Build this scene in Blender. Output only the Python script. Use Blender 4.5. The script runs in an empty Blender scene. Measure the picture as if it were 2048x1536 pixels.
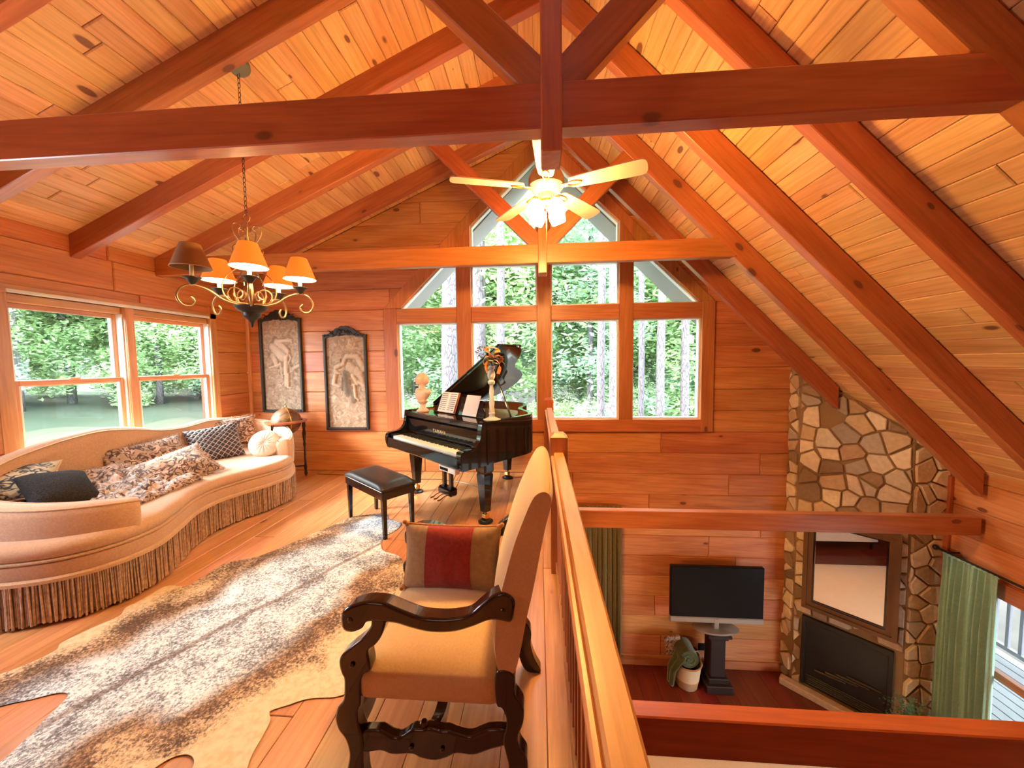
import bpy, bmesh, math, random
from math import sin, cos, pi, radians, sqrt
from mathutils import Vector, Matrix, noise
random.seed(7)
SC = bpy.context.scene
COL = SC.collection
# ------------------------------------------------------------------ camera
Fp, PITCH, YAW, ROLL, EYE = 720.5, .06, .0739, -.0124, 1.58
cy, sy = cos(YAW), sin(YAW)
_F = Vector((-sy, cy, 0)); _R = Vector((cy, sy, 0)); _U = Vector((0, 0, 1))
_F2 = _F*cos(PITCH) - _U*sin(PITCH); _U2 = _U*cos(PITCH) + _F*sin(PITCH)
_R3 = _R*cos(ROLL) + _U2*sin(ROLL); _U3 = _U2*cos(ROLL) - _R*sin(ROLL)
cd = bpy.data.cameras.new('camera'); cam = bpy.data.objects.new('camera', cd); COL.objects.link(cam)
cam.matrix_world = Matrix(((_R3.x, _U3.x, -_F2.x, 0), (_R3.y, _U3.y, -_F2.y, 0), (_R3.z, _U3.z, -_F2.z, EYE), (0, 0, 0, 1)))
cd.sensor_width = 36; cd.lens = Fp/2048*36; cd.clip_start = .05; cd.clip_end = 500
SC.camera = cam
# ------------------------------------------------------------------ world, sun, exposure
W = bpy.data.worlds.new('sky'); SC.world = W; W.use_nodes = True
bg = W.node_tree.nodes['Background']
bg.inputs[0].default_value = (.80, .92, 1, 1); bg.inputs[1].default_value = 9.0
sd = bpy.data.lights.new('sun', 'SUN'); sd.energy = 11; sd.angle = radians(24); sd.color = (1, .95, .86)
so = bpy.data.objects.new('sun', sd); COL.objects.link(so)
so.rotation_mode = 'QUATERNION'; so.rotation_quaternion = Vector((.80, .28, -.52)).to_track_quat('-Z', 'Y')
SC.view_settings.view_transform = 'Standard'; SC.view_settings.look = 'None'
SC.view_settings.exposure = 1.38; SC.view_settings.gamma = 1; SC.view_settings.use_curve_mapping = False
SC.cycles.max_bounces = 8; SC.cycles.diffuse_bounces = 3; SC.cycles.transparent_max_bounces = 12
SC.cycles.use_adaptive_sampling = True; SC.cycles.adaptive_threshold = .035; SC.cycles.use_denoising = True; SC.cycles.sample_clamp_indirect = 8

def area(name, loc, to, sx, sy_, energy, col, portal=False):
    l = bpy.data.lights.new(name, 'AREA'); l.shape = 'RECTANGLE'; l.size = sx; l.size_y = sy_
    l.energy = energy; l.color = col
    if portal: l.cycles.is_portal = True
    o = bpy.data.objects.new(name, l); COL.objects.link(o); o.location = loc
    o.rotation_mode = 'QUATERNION'; o.rotation_quaternion = (Vector(to)-Vector(loc)).to_track_quat('-Z', 'Y'); return o
area('portal', (.08, 5.35, 2.6), (.08, 0, 2.6), 4.4, 4.0, 1, (1, 1, 1), True)
area('portal', (-4.6, 3.55, 1.4), (0, 3.55, 1.4), 2.0, 1.8, 1, (1, 1, 1), True)
area('portal', (4.7, 2.5, -1.75), (0, 2.5, -1.75), 2.9, 2.1, 1, (1, 1, 1), True)
# added fill lights, all out of view
area('hall_fill_light', (-1.6, -1.7, 2.9), (-1.8, 1.2, .6), 1.2, .6, 2, (1, .80, .62))  # weak warm fill added behind the viewer, no fixture there
area('under_loft_fill_light', (-.3, 2.6, -.45), (4.4, 3.3, -.2), .6, .3, 16, (1, .55, .22))  # warm fill added under the loft to brighten the right wall
area('left_wall_fill_light', (-4.22, 1.2, 1.4), (0, 1.7, -.1), 1.1, 1.3, 30, (.80, .92, 1))  # cool fill added against the left wall, no window here

# ------------------------------------------------------------------ object helpers
I4 = Matrix.Identity(4)
WM = {}
class G:
    """collects vertices and faces of one mesh"""
    def __init__(s): s.v = []; s.f = []
    def add(s, v, f):
        n = len(s.v); s.v += [Vector(p) for p in v]; s.f += [tuple(i+n for i in q) for q in f]; return s
    def box(s, x0, x1, y0, y1, z0, z1, M=None):
        v = [Vector((x, y, z)) for z in (z0, z1) for y in (y0, y1) for x in (x0, x1)]
        if M: v = [M @ p for p in v]
        return s.add(v, [(0, 2, 3, 1), (4, 5, 7, 6), (0, 1, 5, 4), (2, 6, 7, 3), (0, 4, 6, 2), (1, 3, 7, 5)])
    def cbox(s, x0, x1, y0, y1, z0, z1, c=.006, M=None):
        """box with all edges chamfered"""
        X, Y, Z = (x0+x1)/2, (y0+y1)/2, (z0+z1)/2
        hx, hy, hz = (x1-x0)/2, (y1-y0)/2, (z1-z0)/2
        c = min(c, hx*.9, hy*.9, hz*.9)
        bm = bmesh.new(); vs = []
        for a in (-1, 1):
            for b in (-1, 1):
                for d in (-1, 1):
                    for k in range(3):
                        q = [hx, hy, hz]; q = [q[i]-(0 if i == k else c) for i in range(3)]
                        vs.append(bm.verts.new((X+a*q[0], Y+b*q[1], Z+d*q[2])))
        r = bmesh.ops.convex_hull(bm, input=bm.verts)
        bmesh.ops.dissolve_limit(bm, angle_limit=.02, verts=bm.verts, edges=bm.edges)
        bm.verts.index_update()
        v = [p.co.copy() for p in bm.verts]; f = [[q.index for q in fc.verts] for fc in bm.faces]; bm.free()
        if M: v = [M @ p for p in v]
        return s.add(v, f)
    def prism(s, poly, a, b, ax='y', M=None):
        """polygon of 2D points extruded from a to b along ax"""
        def P(p, t):
            q = {'y': (p[0], t, p[1]), 'x': (t, p[0], p[1]), 'z': (p[0], p[1], t)}[ax]
            return M @ Vector(q) if M else Vector(q)
        n = len(poly); v = [P(p, a) for p in poly]+[P(p, b) for p in poly]
        f = [tuple(range(n)), tuple(range(2*n-1, n-1, -1))]+[(i, i+n, (i+1) % n+n, (i+1) % n) for i in range(n)]
        return s.add(v, f)
    def lathe(s, prof, n=20, c=(0, 0, 0), M=None):
        v = []; f = []; m = len(prof)
        for r, z in prof:
            for k in range(n):
                a = 2*pi*k/n; p = Vector((c[0]+r*cos(a), c[1]+r*sin(a), c[2]+z)); v.append(M @ p if M else p)
        for j in range(m-1):
            for k in range(n): f.append((j*n+k, j*n+(k+1) % n, (j+1)*n+(k+1) % n, (j+1)*n+k))
        f.append(tuple(range(n))[::-1]); f.append(tuple((m-1)*n+k for k in range(n)))
        return s.add(v, f)
    def tube(s, path, r, n=8, closed=False):
        path = [Vector(p) for p in path]; m = len(path)
        rs = r if isinstance(r, (list, tuple)) else [r]*m
        v = []; f = []; up = None
        for i, p in enumerate(path):
            if closed: t = path[(i+1) % m]-path[i-1]
            else: t = path[min(i+1, m-1)]-path[max(i-1, 0)]
            t = t.normalized() if t.length > 1e-9 else Vector((0, 0, 1))
            if up is None: up = t.orthogonal().normalized()
            up = (up-t*up.dot(t)); up = up.normalized() if up.length > 1e-6 else t.orthogonal().normalized()
            w = t.cross(up)
            for k in range(n): a = 2*pi*k/n; v.append(p+(up*cos(a)+w*sin(a))*rs[i])
        for i in range(m if closed else m-1):
            j = (i+1) % m
            for k in range(n): f.append((i*n+k, i*n+(k+1) % n, j*n+(k+1) % n, j*n+k))
        if not closed: f.append(tuple(range(n))[::-1]); f.append(tuple((m-1)*n+k for k in range(n)))
        return s.add(v, f)
    def ball(s, c, r, M=None, nu=14, nv=9):
        r = (r, r, r) if not isinstance(r, (tuple, list)) else r
        v = [Vector((0, 0, -1))]; f = []
        for j in range(1, nv):
            t = -pi/2+pi*j/nv
            for k in range(nu): a = 2*pi*k/nu; v.append(Vector((cos(t)*cos(a), cos(t)*sin(a), sin(t))))
        v.append(Vector((0, 0, 1)))
        for k in range(nu): f.append((0, 1+(k+1) % nu, 1+k))
        for j in range(nv-2):
            for k in range(nu): f.append((1+j*nu+k, 1+j*nu+(k+1) % nu, 1+(j+1)*nu+(k+1) % nu, 1+(j+1)*nu+k))
        L = len(v)-1; b = 1+(nv-2)*nu
        for k in range(nu): f.append((b+k, b+(k+1) % nu, L))
        c = Vector(c); out = []
        for p in v:
            q = Vector((p.x*r[0], p.y*r[1], p.z*r[2]))
            if M: q = M @ q
            out.append(q+c)
        return s.add(out, f)

def tag(o, label=None, cat=None, group=None, kind=None):
    if label: o['label'] = label
    if cat: o['category'] = cat
    if group: o['group'] = group
    if kind: o['kind'] = kind
    return o
def thing(name, label, cat, loc=(0, 0, 0), rz=0, group=None, kind=None):
    o = bpy.data.objects.new(name, None); COL.objects.link(o); o.empty_display_size = .05
    M = Matrix.Translation(loc) @ Matrix.Rotation(rz, 4, 'Z'); o.matrix_basis = M; WM[o] = M
    return tag(o, label, cat, group, kind)
def put(name, g, mat, parent=None, M=None, local=False, smooth=None, mesh=None):
    """one mesh object; vertices are world coordinates unless local"""
    PW = WM.get(parent, I4) if parent else I4
    if M is None: M = PW
    if mesh is None:
        me = bpy.data.meshes.new(name)
        if not local: Mi = M.inverted(); vs = [Mi @ p for p in g.v]
        else: vs = g.v
        me.from_pydata([tuple(p) for p in vs], [], g.f); me.validate()
        bm = bmesh.new(); bm.from_mesh(me); bmesh.ops.recalc_face_normals(bm, faces=bm.faces); bm.to_mesh(me); bm.free()
        me.materials.append(mat)
        if smooth:
            me.shade_smooth(); me.set_sharp_from_angle(angle=radians(smooth))
    else: me = mesh
    o = bpy.data.objects.new(name, me); COL.objects.link(o)
    if parent: o.parent = parent
    o.matrix_basis = PW.inverted() @ M; WM[o] = M
    return o
def copy_tree(o, parent=None, M=None):
    c = o.copy(); COL.objects.link(c)
    if parent is not None: c.parent = parent
    if M is not None: c.matrix_basis = M
    WM[c] = M if M is not None else (WM[parent] @ c.matrix_basis if parent else c.matrix_basis.copy())
    for ch in list(o.children):
        copy_tree(ch, c)
    return c
BOARD = {}
def frame(p0, p1, up):
    p0, p1, up = Vector(p0), Vector(p1), Vector(up)
    x = (p1-p0).normalized(); y = up.cross(x).normalized(); z = x.cross(y)
    return Matrix(((x.x, y.x, z.x, p0.x), (x.y, y.y, z.y, p0.y), (x.z, y.z, z.z, p0.z), (0, 0, 0, 1)))
def board(name, mat, parent, p0, p1, up, w, h, ch=.006):
    """timber from p0 to p1 (centre line), w wide across, h tall along up; local x is the grain"""
    L = (Vector(p1)-Vector(p0)).length; M = frame(p0, p1, up)
    key = (round(L, 3), w, h, ch, mat.name)
    if key in BOARD: return put(name, None, mat, parent, M, mesh=BOARD[key])
    o = put(name, G().cbox(0, L, -w/2, w/2, -h/2, h/2, ch), mat, parent, M, local=True); BOARD[key] = o.data
    return o
def clip(poly, nx, ny, c):
    """keep nx*x+ny*y<=c"""
    out = []
    for i in range(len(poly)):
        a, b = poly[i-1], poly[i]; da = nx*a[0]+ny*a[1]-c; db = nx*b[0]+ny*b[1]-c
        if (da <= 0) != (db <= 0):
            t = da/(da-db); out.append((a[0]+(b[0]-a[0])*t, a[1]+(b[1]-a[1])*t))
        if db <= 0: out.append(b)
    r = []
    for p in out:
        if not r or abs(p[0]-r[-1][0])+abs(p[1]-r[-1][1]) > 1e-4: r.append(p)
    if len(r) > 1 and abs(r[0][0]-r[-1][0])+abs(r[0][1]-r[-1][1]) < 1e-4: r.pop()
    return r
def parea(p): return sum(p[i-1][0]*p[i][1]-p[i][0]*p[i-1][1] for i in range(len(p)))/2
def inset(poly, d):
    if parea(poly) < 0: poly = poly[::-1]
    n = len(poly); out = []
    for i in range(n):
        a, b, c = Vector(poly[i-1]), Vector(poly[i]), Vector(poly[(i+1) % n])
        e1 = (b-a); e2 = (c-b)
        if e1.length < 1e-6 or e2.length < 1e-6: out.append(tuple(b)); continue
        e1.normalize(); e2.normalize(); n1 = Vector((-e1.y, e1.x)); n2 = Vector((-e2.y, e2.x))
        m = n1+n2; k = 1+n1.dot(n2)
        out.append(tuple(b+m*(d/max(k, .35))))
    return out
def slab(poly, t, ch=.005):
    """convex polygon (x,z) as a piece standing proud by t towards -y, chamfered front edge"""
    if parea(poly) < 0: poly = poly[::-1]
    ins = inset(poly, ch); n = len(poly); g = G()
    v = [(p[0], 0, p[1]) for p in poly]+[(p[0], -t+ch, p[1]) for p in poly]+[(p[0], -t, p[1]) for p in ins]
    f = [tuple(range(2*n, 3*n))]
    for k in (0, n):
        f += [(k+i, k+(i+1) % n, k+n+(i+1) % n, k+n+i) for i in range(n)]
    return g.add(v, f)
def smooth_curve(pts, sub=4, closed=True):
    n = len(pts); out = []
    rng = n if closed else n-1
    for i in range(rng):
        if closed: p = [Vector(pts[(i+k) % n]) for k in (-1, 0, 1, 2)]
        else: p = [Vector(pts[min(max(i+k, 0), n-1)]) for k in (-1, 0, 1, 2)]
        for s_ in range(sub):
            t = s_/sub
            out.append(.5*((2*p[1])+(-p[0]+p[2])*t+(2*p[0]-5*p[1]+4*p[2]-p[3])*t*t+(-p[0]+3*p[1]-3*p[2]+p[3])*t**3))
    if not closed: out.append(Vector(pts[-1]))
    return [tuple(p) for p in out]

# ------------------------------------------------------------------ materials
def newmat(name, col=(.5, .5, .5), rough=.5, metal=0, spec=.5, coat=0):
    m = bpy.data.materials.new(name); m.use_nodes = True; b = m.node_tree.nodes['Principled BSDF']
    b.inputs['Base Color'].default_value = (*col, 1); b.inputs['Roughness'].default_value = rough
    b.inputs['Metallic'].default_value = metal; b.inputs['Specular IOR Level'].default_value = spec
    b.inputs['Coat Weight'].default_value = coat
    return m, m.node_tree, b
def node(nt, t, **kw):
    n = nt.nodes.new(t)
    for k, v in kw.items(): setattr(n, k, v)
    return n
def ramp(nt, fac, stops, interp='LINEAR'):
    r = node(nt, 'ShaderNodeValToRGB'); r.color_ramp.interpolation = interp
    e = r.color_ramp.elements
    while len(e) < len(stops): e.new(.5)
    for i, (p, c) in enumerate(stops): e[i].position = p; e[i].color = (*c, 1)
    nt.links.new(fac, r.inputs[0]); return r.outputs[0]
def mixc(nt, fac, a, b, mode='MIX'):
    m = node(nt, 'ShaderNodeMix', data_type='RGBA', blend_type=mode)
    for s_, v in ((m.inputs[0], fac), (m.inputs[6], a), (m.inputs[7], b)):
        if isinstance(v, (int, float)): s_.default_value = v
        elif isinstance(v, tuple): s_.default_value = (*v, 1)
        else: nt.links.new(v, s_)
    return m.outputs[2]
def math_(nt, op, a, b=None, c=None):
    m = node(nt, 'ShaderNodeMath', operation=op)
    for i, v in enumerate((a, b, c)):
        if v is None: continue
        if isinstance(v, (int, float)): m.inputs[i].default_value = v
        else: nt.links.new(v, m.inputs[i])
    return m.outputs[0]
def coords(nt, scale=(1, 1, 1), rand=True, src='Object'):
    tc = node(nt, 'ShaderNodeTexCoord'); out = tc.outputs[src]
    if rand:
        oi = node(nt, 'ShaderNodeObjectInfo'); vm = node(nt, 'ShaderNodeVectorMath', operation='SCALE')
        vm.inputs[0].default_value = (31, 57, 73); nt.links.new(oi.outputs['Random'], vm.inputs['Scale'])
        ad = node(nt, 'ShaderNodeVectorMath', operation='ADD'); nt.links.new(out, ad.inputs[0]); nt.links.new(vm.outputs[0], ad.inputs[1]); out = ad.outputs[0]
    mu = node(nt, 'ShaderNodeVectorMath', operation='MULTIPLY'); nt.links.new(out, mu.inputs[0]); mu.inputs[1].default_value = scale
    return mu.outputs[0]
def noise_(nt, vec, scale=1, detail=3, dist=0, rough=.5):
    n = node(nt, 'ShaderNodeTexNoise'); nt.links.new(vec, n.inputs['Vector'])
    n.inputs['Scale'].default_value = scale; n.inputs['Detail'].default_value = detail
    n.inputs['Distortion'].default_value = dist; n.inputs['Roughness'].default_value = rough
    return n.outputs['Fac']
def bump(nt, b, h, strength=.2, dist=.01):
    bp = node(nt, 'ShaderNodeBump'); bp.inputs['Strength'].default_value = strength; bp.inputs['Distance'].default_value = dist
    nt.links.new(h, bp.inputs['Height']); nt.links.new(bp.outputs[0], b.inputs['Normal'])
def wood(name, dark, light, knot=(.13, .03, .012), rough=.42, knots=.25, vary=.25, coat=.15, kscale=1.0):
    m, nt, b = newmat(name, rough=rough, coat=coat); b.inputs['Coat Roughness'].default_value = .3
    v = coords(nt, (1.1, 9, 9)); n1 = noise_(nt, v, 1, 4, .8)
    c = ramp(nt, n1, [(.25, dark), (.5, tuple((a+d)/2 for a, d in zip(dark, light))), (.78, light)])
    v2 = coords(nt, (3.5, 70, 70)); n2 = noise_(nt, v2, 1, 2, .3)
    c = mixc(nt, .28, c, ramp(nt, n2, [(.3, (.55, .45, .35)), (.7, (1.15, 1.1, 1.05))]), 'MULTIPLY')
    # growth-ring lines
    wv = node(nt, 'ShaderNodeTexWave', wave_type='BANDS', bands_direction='DIAGONAL'); nt.links.new(coords(nt, (.55, 9, 9)), wv.inputs['Vector'])
    wv.inputs['Scale'].default_value = 1.3; wv.inputs['Distortion'].default_value = 7; wv.inputs['Detail'].default_value = 2; wv.inputs['Detail Scale'].default_value = .9
    c = mixc(nt, .22, c, ramp(nt, wv.outputs['Fac'], [(.0, (.6, .45, .35)), (.35, (1, 1, 1))]), 'MULTIPLY')
    vo = node(nt, 'ShaderNodeTexVoronoi'); nt.links.new(coords(nt, (3.4*kscale, 7*kscale, 7*kscale)), vo.inputs['Vector']); vo.inputs['Scale'].default_value = 1
    sp = node(nt, 'ShaderNodeSeparateColor'); nt.links.new(vo.outputs['Color'], sp.inputs[0])
    gate = math_(nt, 'LESS_THAN', sp.outputs[0], knots)
    rad = math_(nt, 'MULTIPLY_ADD', sp.outputs[1], .14, .08)
    d = math_(nt, 'DIVIDE', vo.outputs['Distance'], rad)
    k = node(nt, 'ShaderNodeMapRange'); k.interpolation_type = 'SMOOTHSTEP'; nt.links.new(d, k.inputs[0]); k.inputs[1].default_value = 1.15; k.inputs[2].default_value = .75; k.inputs[3].default_value = 0; k.inputs[4].default_value = 1
    halo = node(nt, 'ShaderNodeMapRange'); nt.links.new(d, halo.inputs[0]); halo.inputs[1].default_value = 2.6; halo.inputs[2].default_value = 1; halo.inputs[3].default_value = 0; halo.inputs[4].default_value = .45
    c = mixc(nt, math_(nt, 'MULTIPLY', gate, halo.outputs[0]), c, dark)
    c = mixc(nt, math_(nt, 'MULTIPLY', math_(nt, 'MULTIPLY', gate, k.outputs[0]), .85), c, knot)
    oi = node(nt, 'ShaderNodeObjectInfo'); hs = node(nt, 'ShaderNodeHueSaturation'); nt.links.new(c, hs.inputs['Color'])
    nt.links.new(math_(nt, 'MULTIPLY_ADD', oi.outputs['Random'], vary, 1-vary/2), hs.inputs['Value'])
    r2 = math_(nt, 'FRACT', math_(nt, 'MULTIPLY', oi.outputs['Random'], 13.7))
    nt.links.new(math_(nt, 'MULTIPLY_ADD', r2, .02, .49), hs.inputs['Hue'])
    nt.links.new(hs.outputs[0], b.inputs['Base Color'])
    bump(nt, b, n2, .12, .004)
    return m
M = {}
M['wall'] = wood('wall_pine', (.54, .160, .050), (.78, .33, .13), knots=.20)
M['ceil'] = wood('ceiling_pine', (.72, .35, .13), (.92, .56, .26), knots=.28, rough=.5)
M['beam'] = wood('beam_pine', (.38, .090, .024), (.58, .185, .062), knots=.18, rough=.34, coat=.5)
M['floor'] = wood('floor_pine', (.52, .205, .075), (.76, .38, .17), knots=.13, rough=.32, coat=.3, vary=.3)
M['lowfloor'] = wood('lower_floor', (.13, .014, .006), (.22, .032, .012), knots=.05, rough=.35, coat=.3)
M['rail'] = wood('rail_pine', (.55, .21, .07), (.76, .37, .15), knots=.10, rough=.35, coat=.3)
M['trim'] = wood('trim_pine', (.46, .135, .045), (.66, .24, .085), knots=.12)
M['sash'] = wood('sash_pine', (.62, .27, .11), (.82, .42, .2), knots=.0, rough=.35)
M['back'], _, _ = newmat('dark_backing', (.10, .03, .012), .9)
M['white'], _, _ = newmat('white_vinyl', (.85, .87, .88), .4)
M['black'], _, _ = newmat('black_plastic', (.01, .01, .011), .35)
M['piano'], _, _ = newmat('black_lacquer', (.006, .006, .007), .12, spec=.35, coat=.5)
M['piano'].node_tree.nodes['Principled BSDF'].inputs['Coat Roughness'].default_value = .03
M['mahog'], _, _ = newmat('dark_mahogany', (.016, .003, .002), .2, coat=.7)
M['brass'], _, _ = newmat('brass', (.75, .48, .16), .25, 1)
M['bronze'], _, _ = newmat('aged_bronze', (.36, .22, .11), .38, .8)
M['iron'], _, _ = newmat('dark_iron', (.035, .03, .028), .4, .5)
M['ivory'], _, _ = newmat('ivory', (.85, .84, .8), .25)
M['leather'], _, _ = newmat('black_leather', (.02, .017, .018), .34)
M['marble'], _, _ = newmat('pink_marble', (.72, .48, .38), .45)
M['paper'], _, _ = newmat('paper', (.85, .76, .74), .8)
M['candle'], _, _ = newmat('candle_tube', (.85, .72, .42), .5)
M['silver'], _, _ = newmat('silver_plastic', (.42, .38, .33), .35, .5)
M['screen'], _, _ = newmat('dark_screen', (.004, .004, .005), .35, spec=.2)
M['soffit'], _, _ = newmat('painted_soffit', (.34, .33, .32), .8)
def fabric(name, c1, c2, scale=60, rough=.95, sheen=.4, bs=.25):
    m, nt, b = newmat(name, c1, rough, spec=.15); v = coords(nt, (1, 1, 1)); n = noise_(nt, v, scale, 3)
    n0 = noise_(nt, v, 5, 2)
    c = ramp(nt, n, [(.3, c2), (.7, c1)]); c = mixc(nt, .25, c, ramp(nt, n0, [(.3, c2), (.7, c1)]))
    nt.links.new(c, b.inputs['Base Color']); b.inputs['Sheen Weight'].default_value = sheen; bump(nt, b, n, bs, .003); return m
M['sofa'] = fabric('tan_velvet', (.62, .37, .24), (.49, .28, .17), 90)
M['sofatrim'] = fabric('welt_braid', (.66, .42, .26), (.48, .27, .15), 140)
M['cream'] = fabric('cream_linen', (.74, .50, .28), (.66, .42, .22), 120)
M['fringe'] = fabric('bullion_fringe', (.64, .42, .29), (.28, .155, .10), 40, .5)
M['pinksatin'] = fabric('blush_satin', (.80, .60, .52), (.70, .48, .40), 14, .35)
M['red'] = fabric('brick_red_chenille', (.33, .03, .015), (.22, .015, .008), 70)
M['taupe'] = fabric('taupe_velvet', (.42, .26, .13), (.30, .18, .09), 50)
M['goldrope'] = fabric('gold_rope', (.55, .26, .08), (.35, .14, .04), 60)
M['green'] = fabric('sage_drape', (.36, .55, .42), (.26, .43, .31), 50)
M['olive'] = fabric('olive_drape', (.21, .15, .045), (.13, .09, .03), 50)
M['towel'] = fabric('dark_green_towel', (.10, .11, .04), (.05, .06, .02), 60, bs=.8)
M['fur'] = fabric('charcoal_fur', (.05, .042, .042), (.008, .007, .009), 120, bs=.9, sheen=0)
M['lowrug'] = fabric('beige_rug', (.66, .47, .28), (.58, .40, .22), 8)
M['copper'] = fabric('copper_ribbon', (.62, .22, .08), (.42, .13, .05), 20, .3)
def floral(name, base, ink, lite, sc=13):
    m, nt, b = newmat(name, base, .6, spec=.3); v = coords(nt, (1, 1, 1))
    n = noise_(nt, v, sc, 1.5, 1.6); n2 = noise_(nt, v, sc*.55, 1, 2.2)
    a = ramp(nt, n, [(.40, (0, 0, 0)), (.44, (1, 1, 1)), (.50, (1, 1, 1)), (.54, (0, 0, 0))])
    d = ramp(nt, n2, [(.55, (0, 0, 0)), (.59, (1, 1, 1))])
    c = mixc(nt, d, base, lite); c = mixc(nt, a, c, ink); nt.links.new(c, b.inputs['Base Color'])
    bump(nt, b, noise_(nt, v, 9, 3, .5), .4, .01); b.inputs['Sheen Weight'].default_value = .3; return m
M['floral'] = floral('scroll_brocade', (.42, .27, .19), (.07, .03, .022), (.62, .44, .36))
M['floral2'] = floral('black_floral', (.50, .38, .22), (.02, .018, .02), (.30, .22, .14), 10)
# lattice quilt
m, nt, b = newmat('lattice_quilt', (.05, .04, .04), .45); M['lattice'] = m
v = coords(nt, (1, 1, 1), False)
sx = node(nt, 'ShaderNodeSeparateXYZ'); nt.links.new(v, sx.inputs[0])
def dl(s_):
    a = math_(nt, 'ADD' if s_ > 0 else 'SUBTRACT', sx.outputs[0], sx.outputs[1])
    f = math_(nt, 'FRACT', math_(nt, 'MULTIPLY', a, 17.0)); return math_(nt, 'ABSOLUTE', math_(nt, 'SUBTRACT', f, .5))
dd = math_(nt, 'MINIMUM', dl(1), dl(-1))
nt.links.new(ramp(nt, dd, [(.045, (.42, .33, .31)), (.09, (.035, .028, .032))]), b.inputs['Base Color']); bump(nt, b, dd, .8, .02)
# cowhide
m, nt, b = newmat('cowhide', (.6, .5, .4), .75, spec=.25); M['hide'] = m
v = coords(nt, (1, 1, 1), False)
big = noise_(nt, v, 1.3, 2, .6); sp = noise_(nt, v, 75, 4, .2, .75); spl = noise_(nt, v, 5, 3, .6)
sp = math_(nt, 'ADD', sp, math_(nt, 'MULTIPLY_ADD', spl, .5, -.25))
ax = node(nt, 'ShaderNodeSeparateXYZ'); nt.links.new(v, ax.inputs[0])
# distance from spine line running from (-1.55,3.35) to (-2.05,1.35)
dx = math_(nt, 'SUBTRACT', ax.outputs[0], math_(nt, 'MULTIPLY_ADD', ax.outputs[1], .50, -2.88))
dx = math_(nt, 'ADD', dx, math_(nt, 'MULTIPLY_ADD', noise_(nt, v, 2.5, 1), .16, -.08))
ad = math_(nt, 'ABSOLUTE', dx)
lft = math_(nt, 'MULTIPLY', math_(nt, 'LESS_THAN', dx, 0), math_(nt, 'LESS_THAN', ax.outputs[1], 2.35))
ad2 = math_(nt, 'ADD', ad, math_(nt, 'MULTIPLY', lft, .0))
near = node(nt, 'ShaderNodeMapRange'); nt.links.new(ax.outputs[1], near.inputs[0]); near.inputs[1].default_value = 2.7; near.inputs[2].default_value = 1.7; near.inputs[3].default_value = -.10; near.inputs[4].default_value = .10
sgn = node(nt, 'ShaderNodeMapRange'); nt.links.new(dx, sgn.inputs[0]); sgn.inputs[1].default_value = -.05; sgn.inputs[2].default_value = .05; sgn.inputs[3].default_value = 1; sgn.inputs[4].default_value = -.25
ad = math_(nt, 'ADD', ad, math_(nt, 'MULTIPLY', near.outputs[0], sgn.outputs[0]))
edge = math_(nt, 'ADD', ad, math_(nt, 'MULTIPLY_ADD', big, .9, -.45))
greyc = ramp(nt, sp, [(.34, (.13, .12, .135)), (.46, (.36, .41, .50)), (.56, (.86, .93, 1.0))])
brn = ramp(nt, sp, [(.40, (.10, .06, .04)), (.52, (.26, .15, .09)), (.64, (.62, .42, .26))])
crm = ramp(nt, noise_(nt, v, 30, 2), [(.35, (.74, .52, .31)), (.6, (.84, .64, .43))])
f1 = node(nt, 'ShaderNodeMapRange'); nt.links.new(edge, f1.inputs[0]); f1.inputs[1].default_value = .36; f1.inputs[2].default_value = .52
f2 = node(nt, 'ShaderNodeMapRange'); nt.links.new(math_(nt, 'ADD', edge, math_(nt, 'MULTIPLY_ADD', sp, .5, -.25)), f2.inputs[0]); f2.inputs[1].default_value = .62; f2.inputs[2].default_value = .76
c = mixc(nt, f1.outputs[0], greyc, brn); c = mixc(nt, f2.outputs[0], c, crm)
sp2 = node(nt, 'ShaderNodeMapRange'); nt.links.new(math_(nt, 'ABSOLUTE', dx), sp2.inputs[0]); sp2.inputs[1].default_value = .03; sp2.inputs[2].default_value = .012
c = mixc(nt, math_(nt, 'MULTIPLY', sp2.outputs[0], .6), c, (.16, .09, .07)); nt.links.new(c, b.inputs['Base Color']); bump(nt, b, sp, .35, .006)
# stone and mortar
m, nt, b = newmat('field_stone', rough=.85, spec=.2); M['stone'] = m
oi = node(nt, 'ShaderNodeObjectInfo')
c = ramp(nt, oi.outputs['Random'], [(0, (.22, .15, .10)), (.2, (.48, .31, .18)), (.45, (.66, .47, .29)), (.75, (.88, .74, .54)), (1, (.34, .27, .22))])
c = mixc(nt, .3, c, ramp(nt, noise_(nt, coords(nt), 22, 4), [(.3, (.55, .4, .3)), (.7, (1.2, 1.1, 1))]), 'MULTIPLY')
nt.links.new(c, b.inputs['Base Color']); bump(nt, b, noise_(nt, coords(nt), 40, 4), .5, .01)
m, nt, b = newmat('mortar', (.30, .17, .075), .95); M['mortar'] = m
bump(nt, b, noise_(nt, coords(nt), 90, 3), .6, .01)
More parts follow.
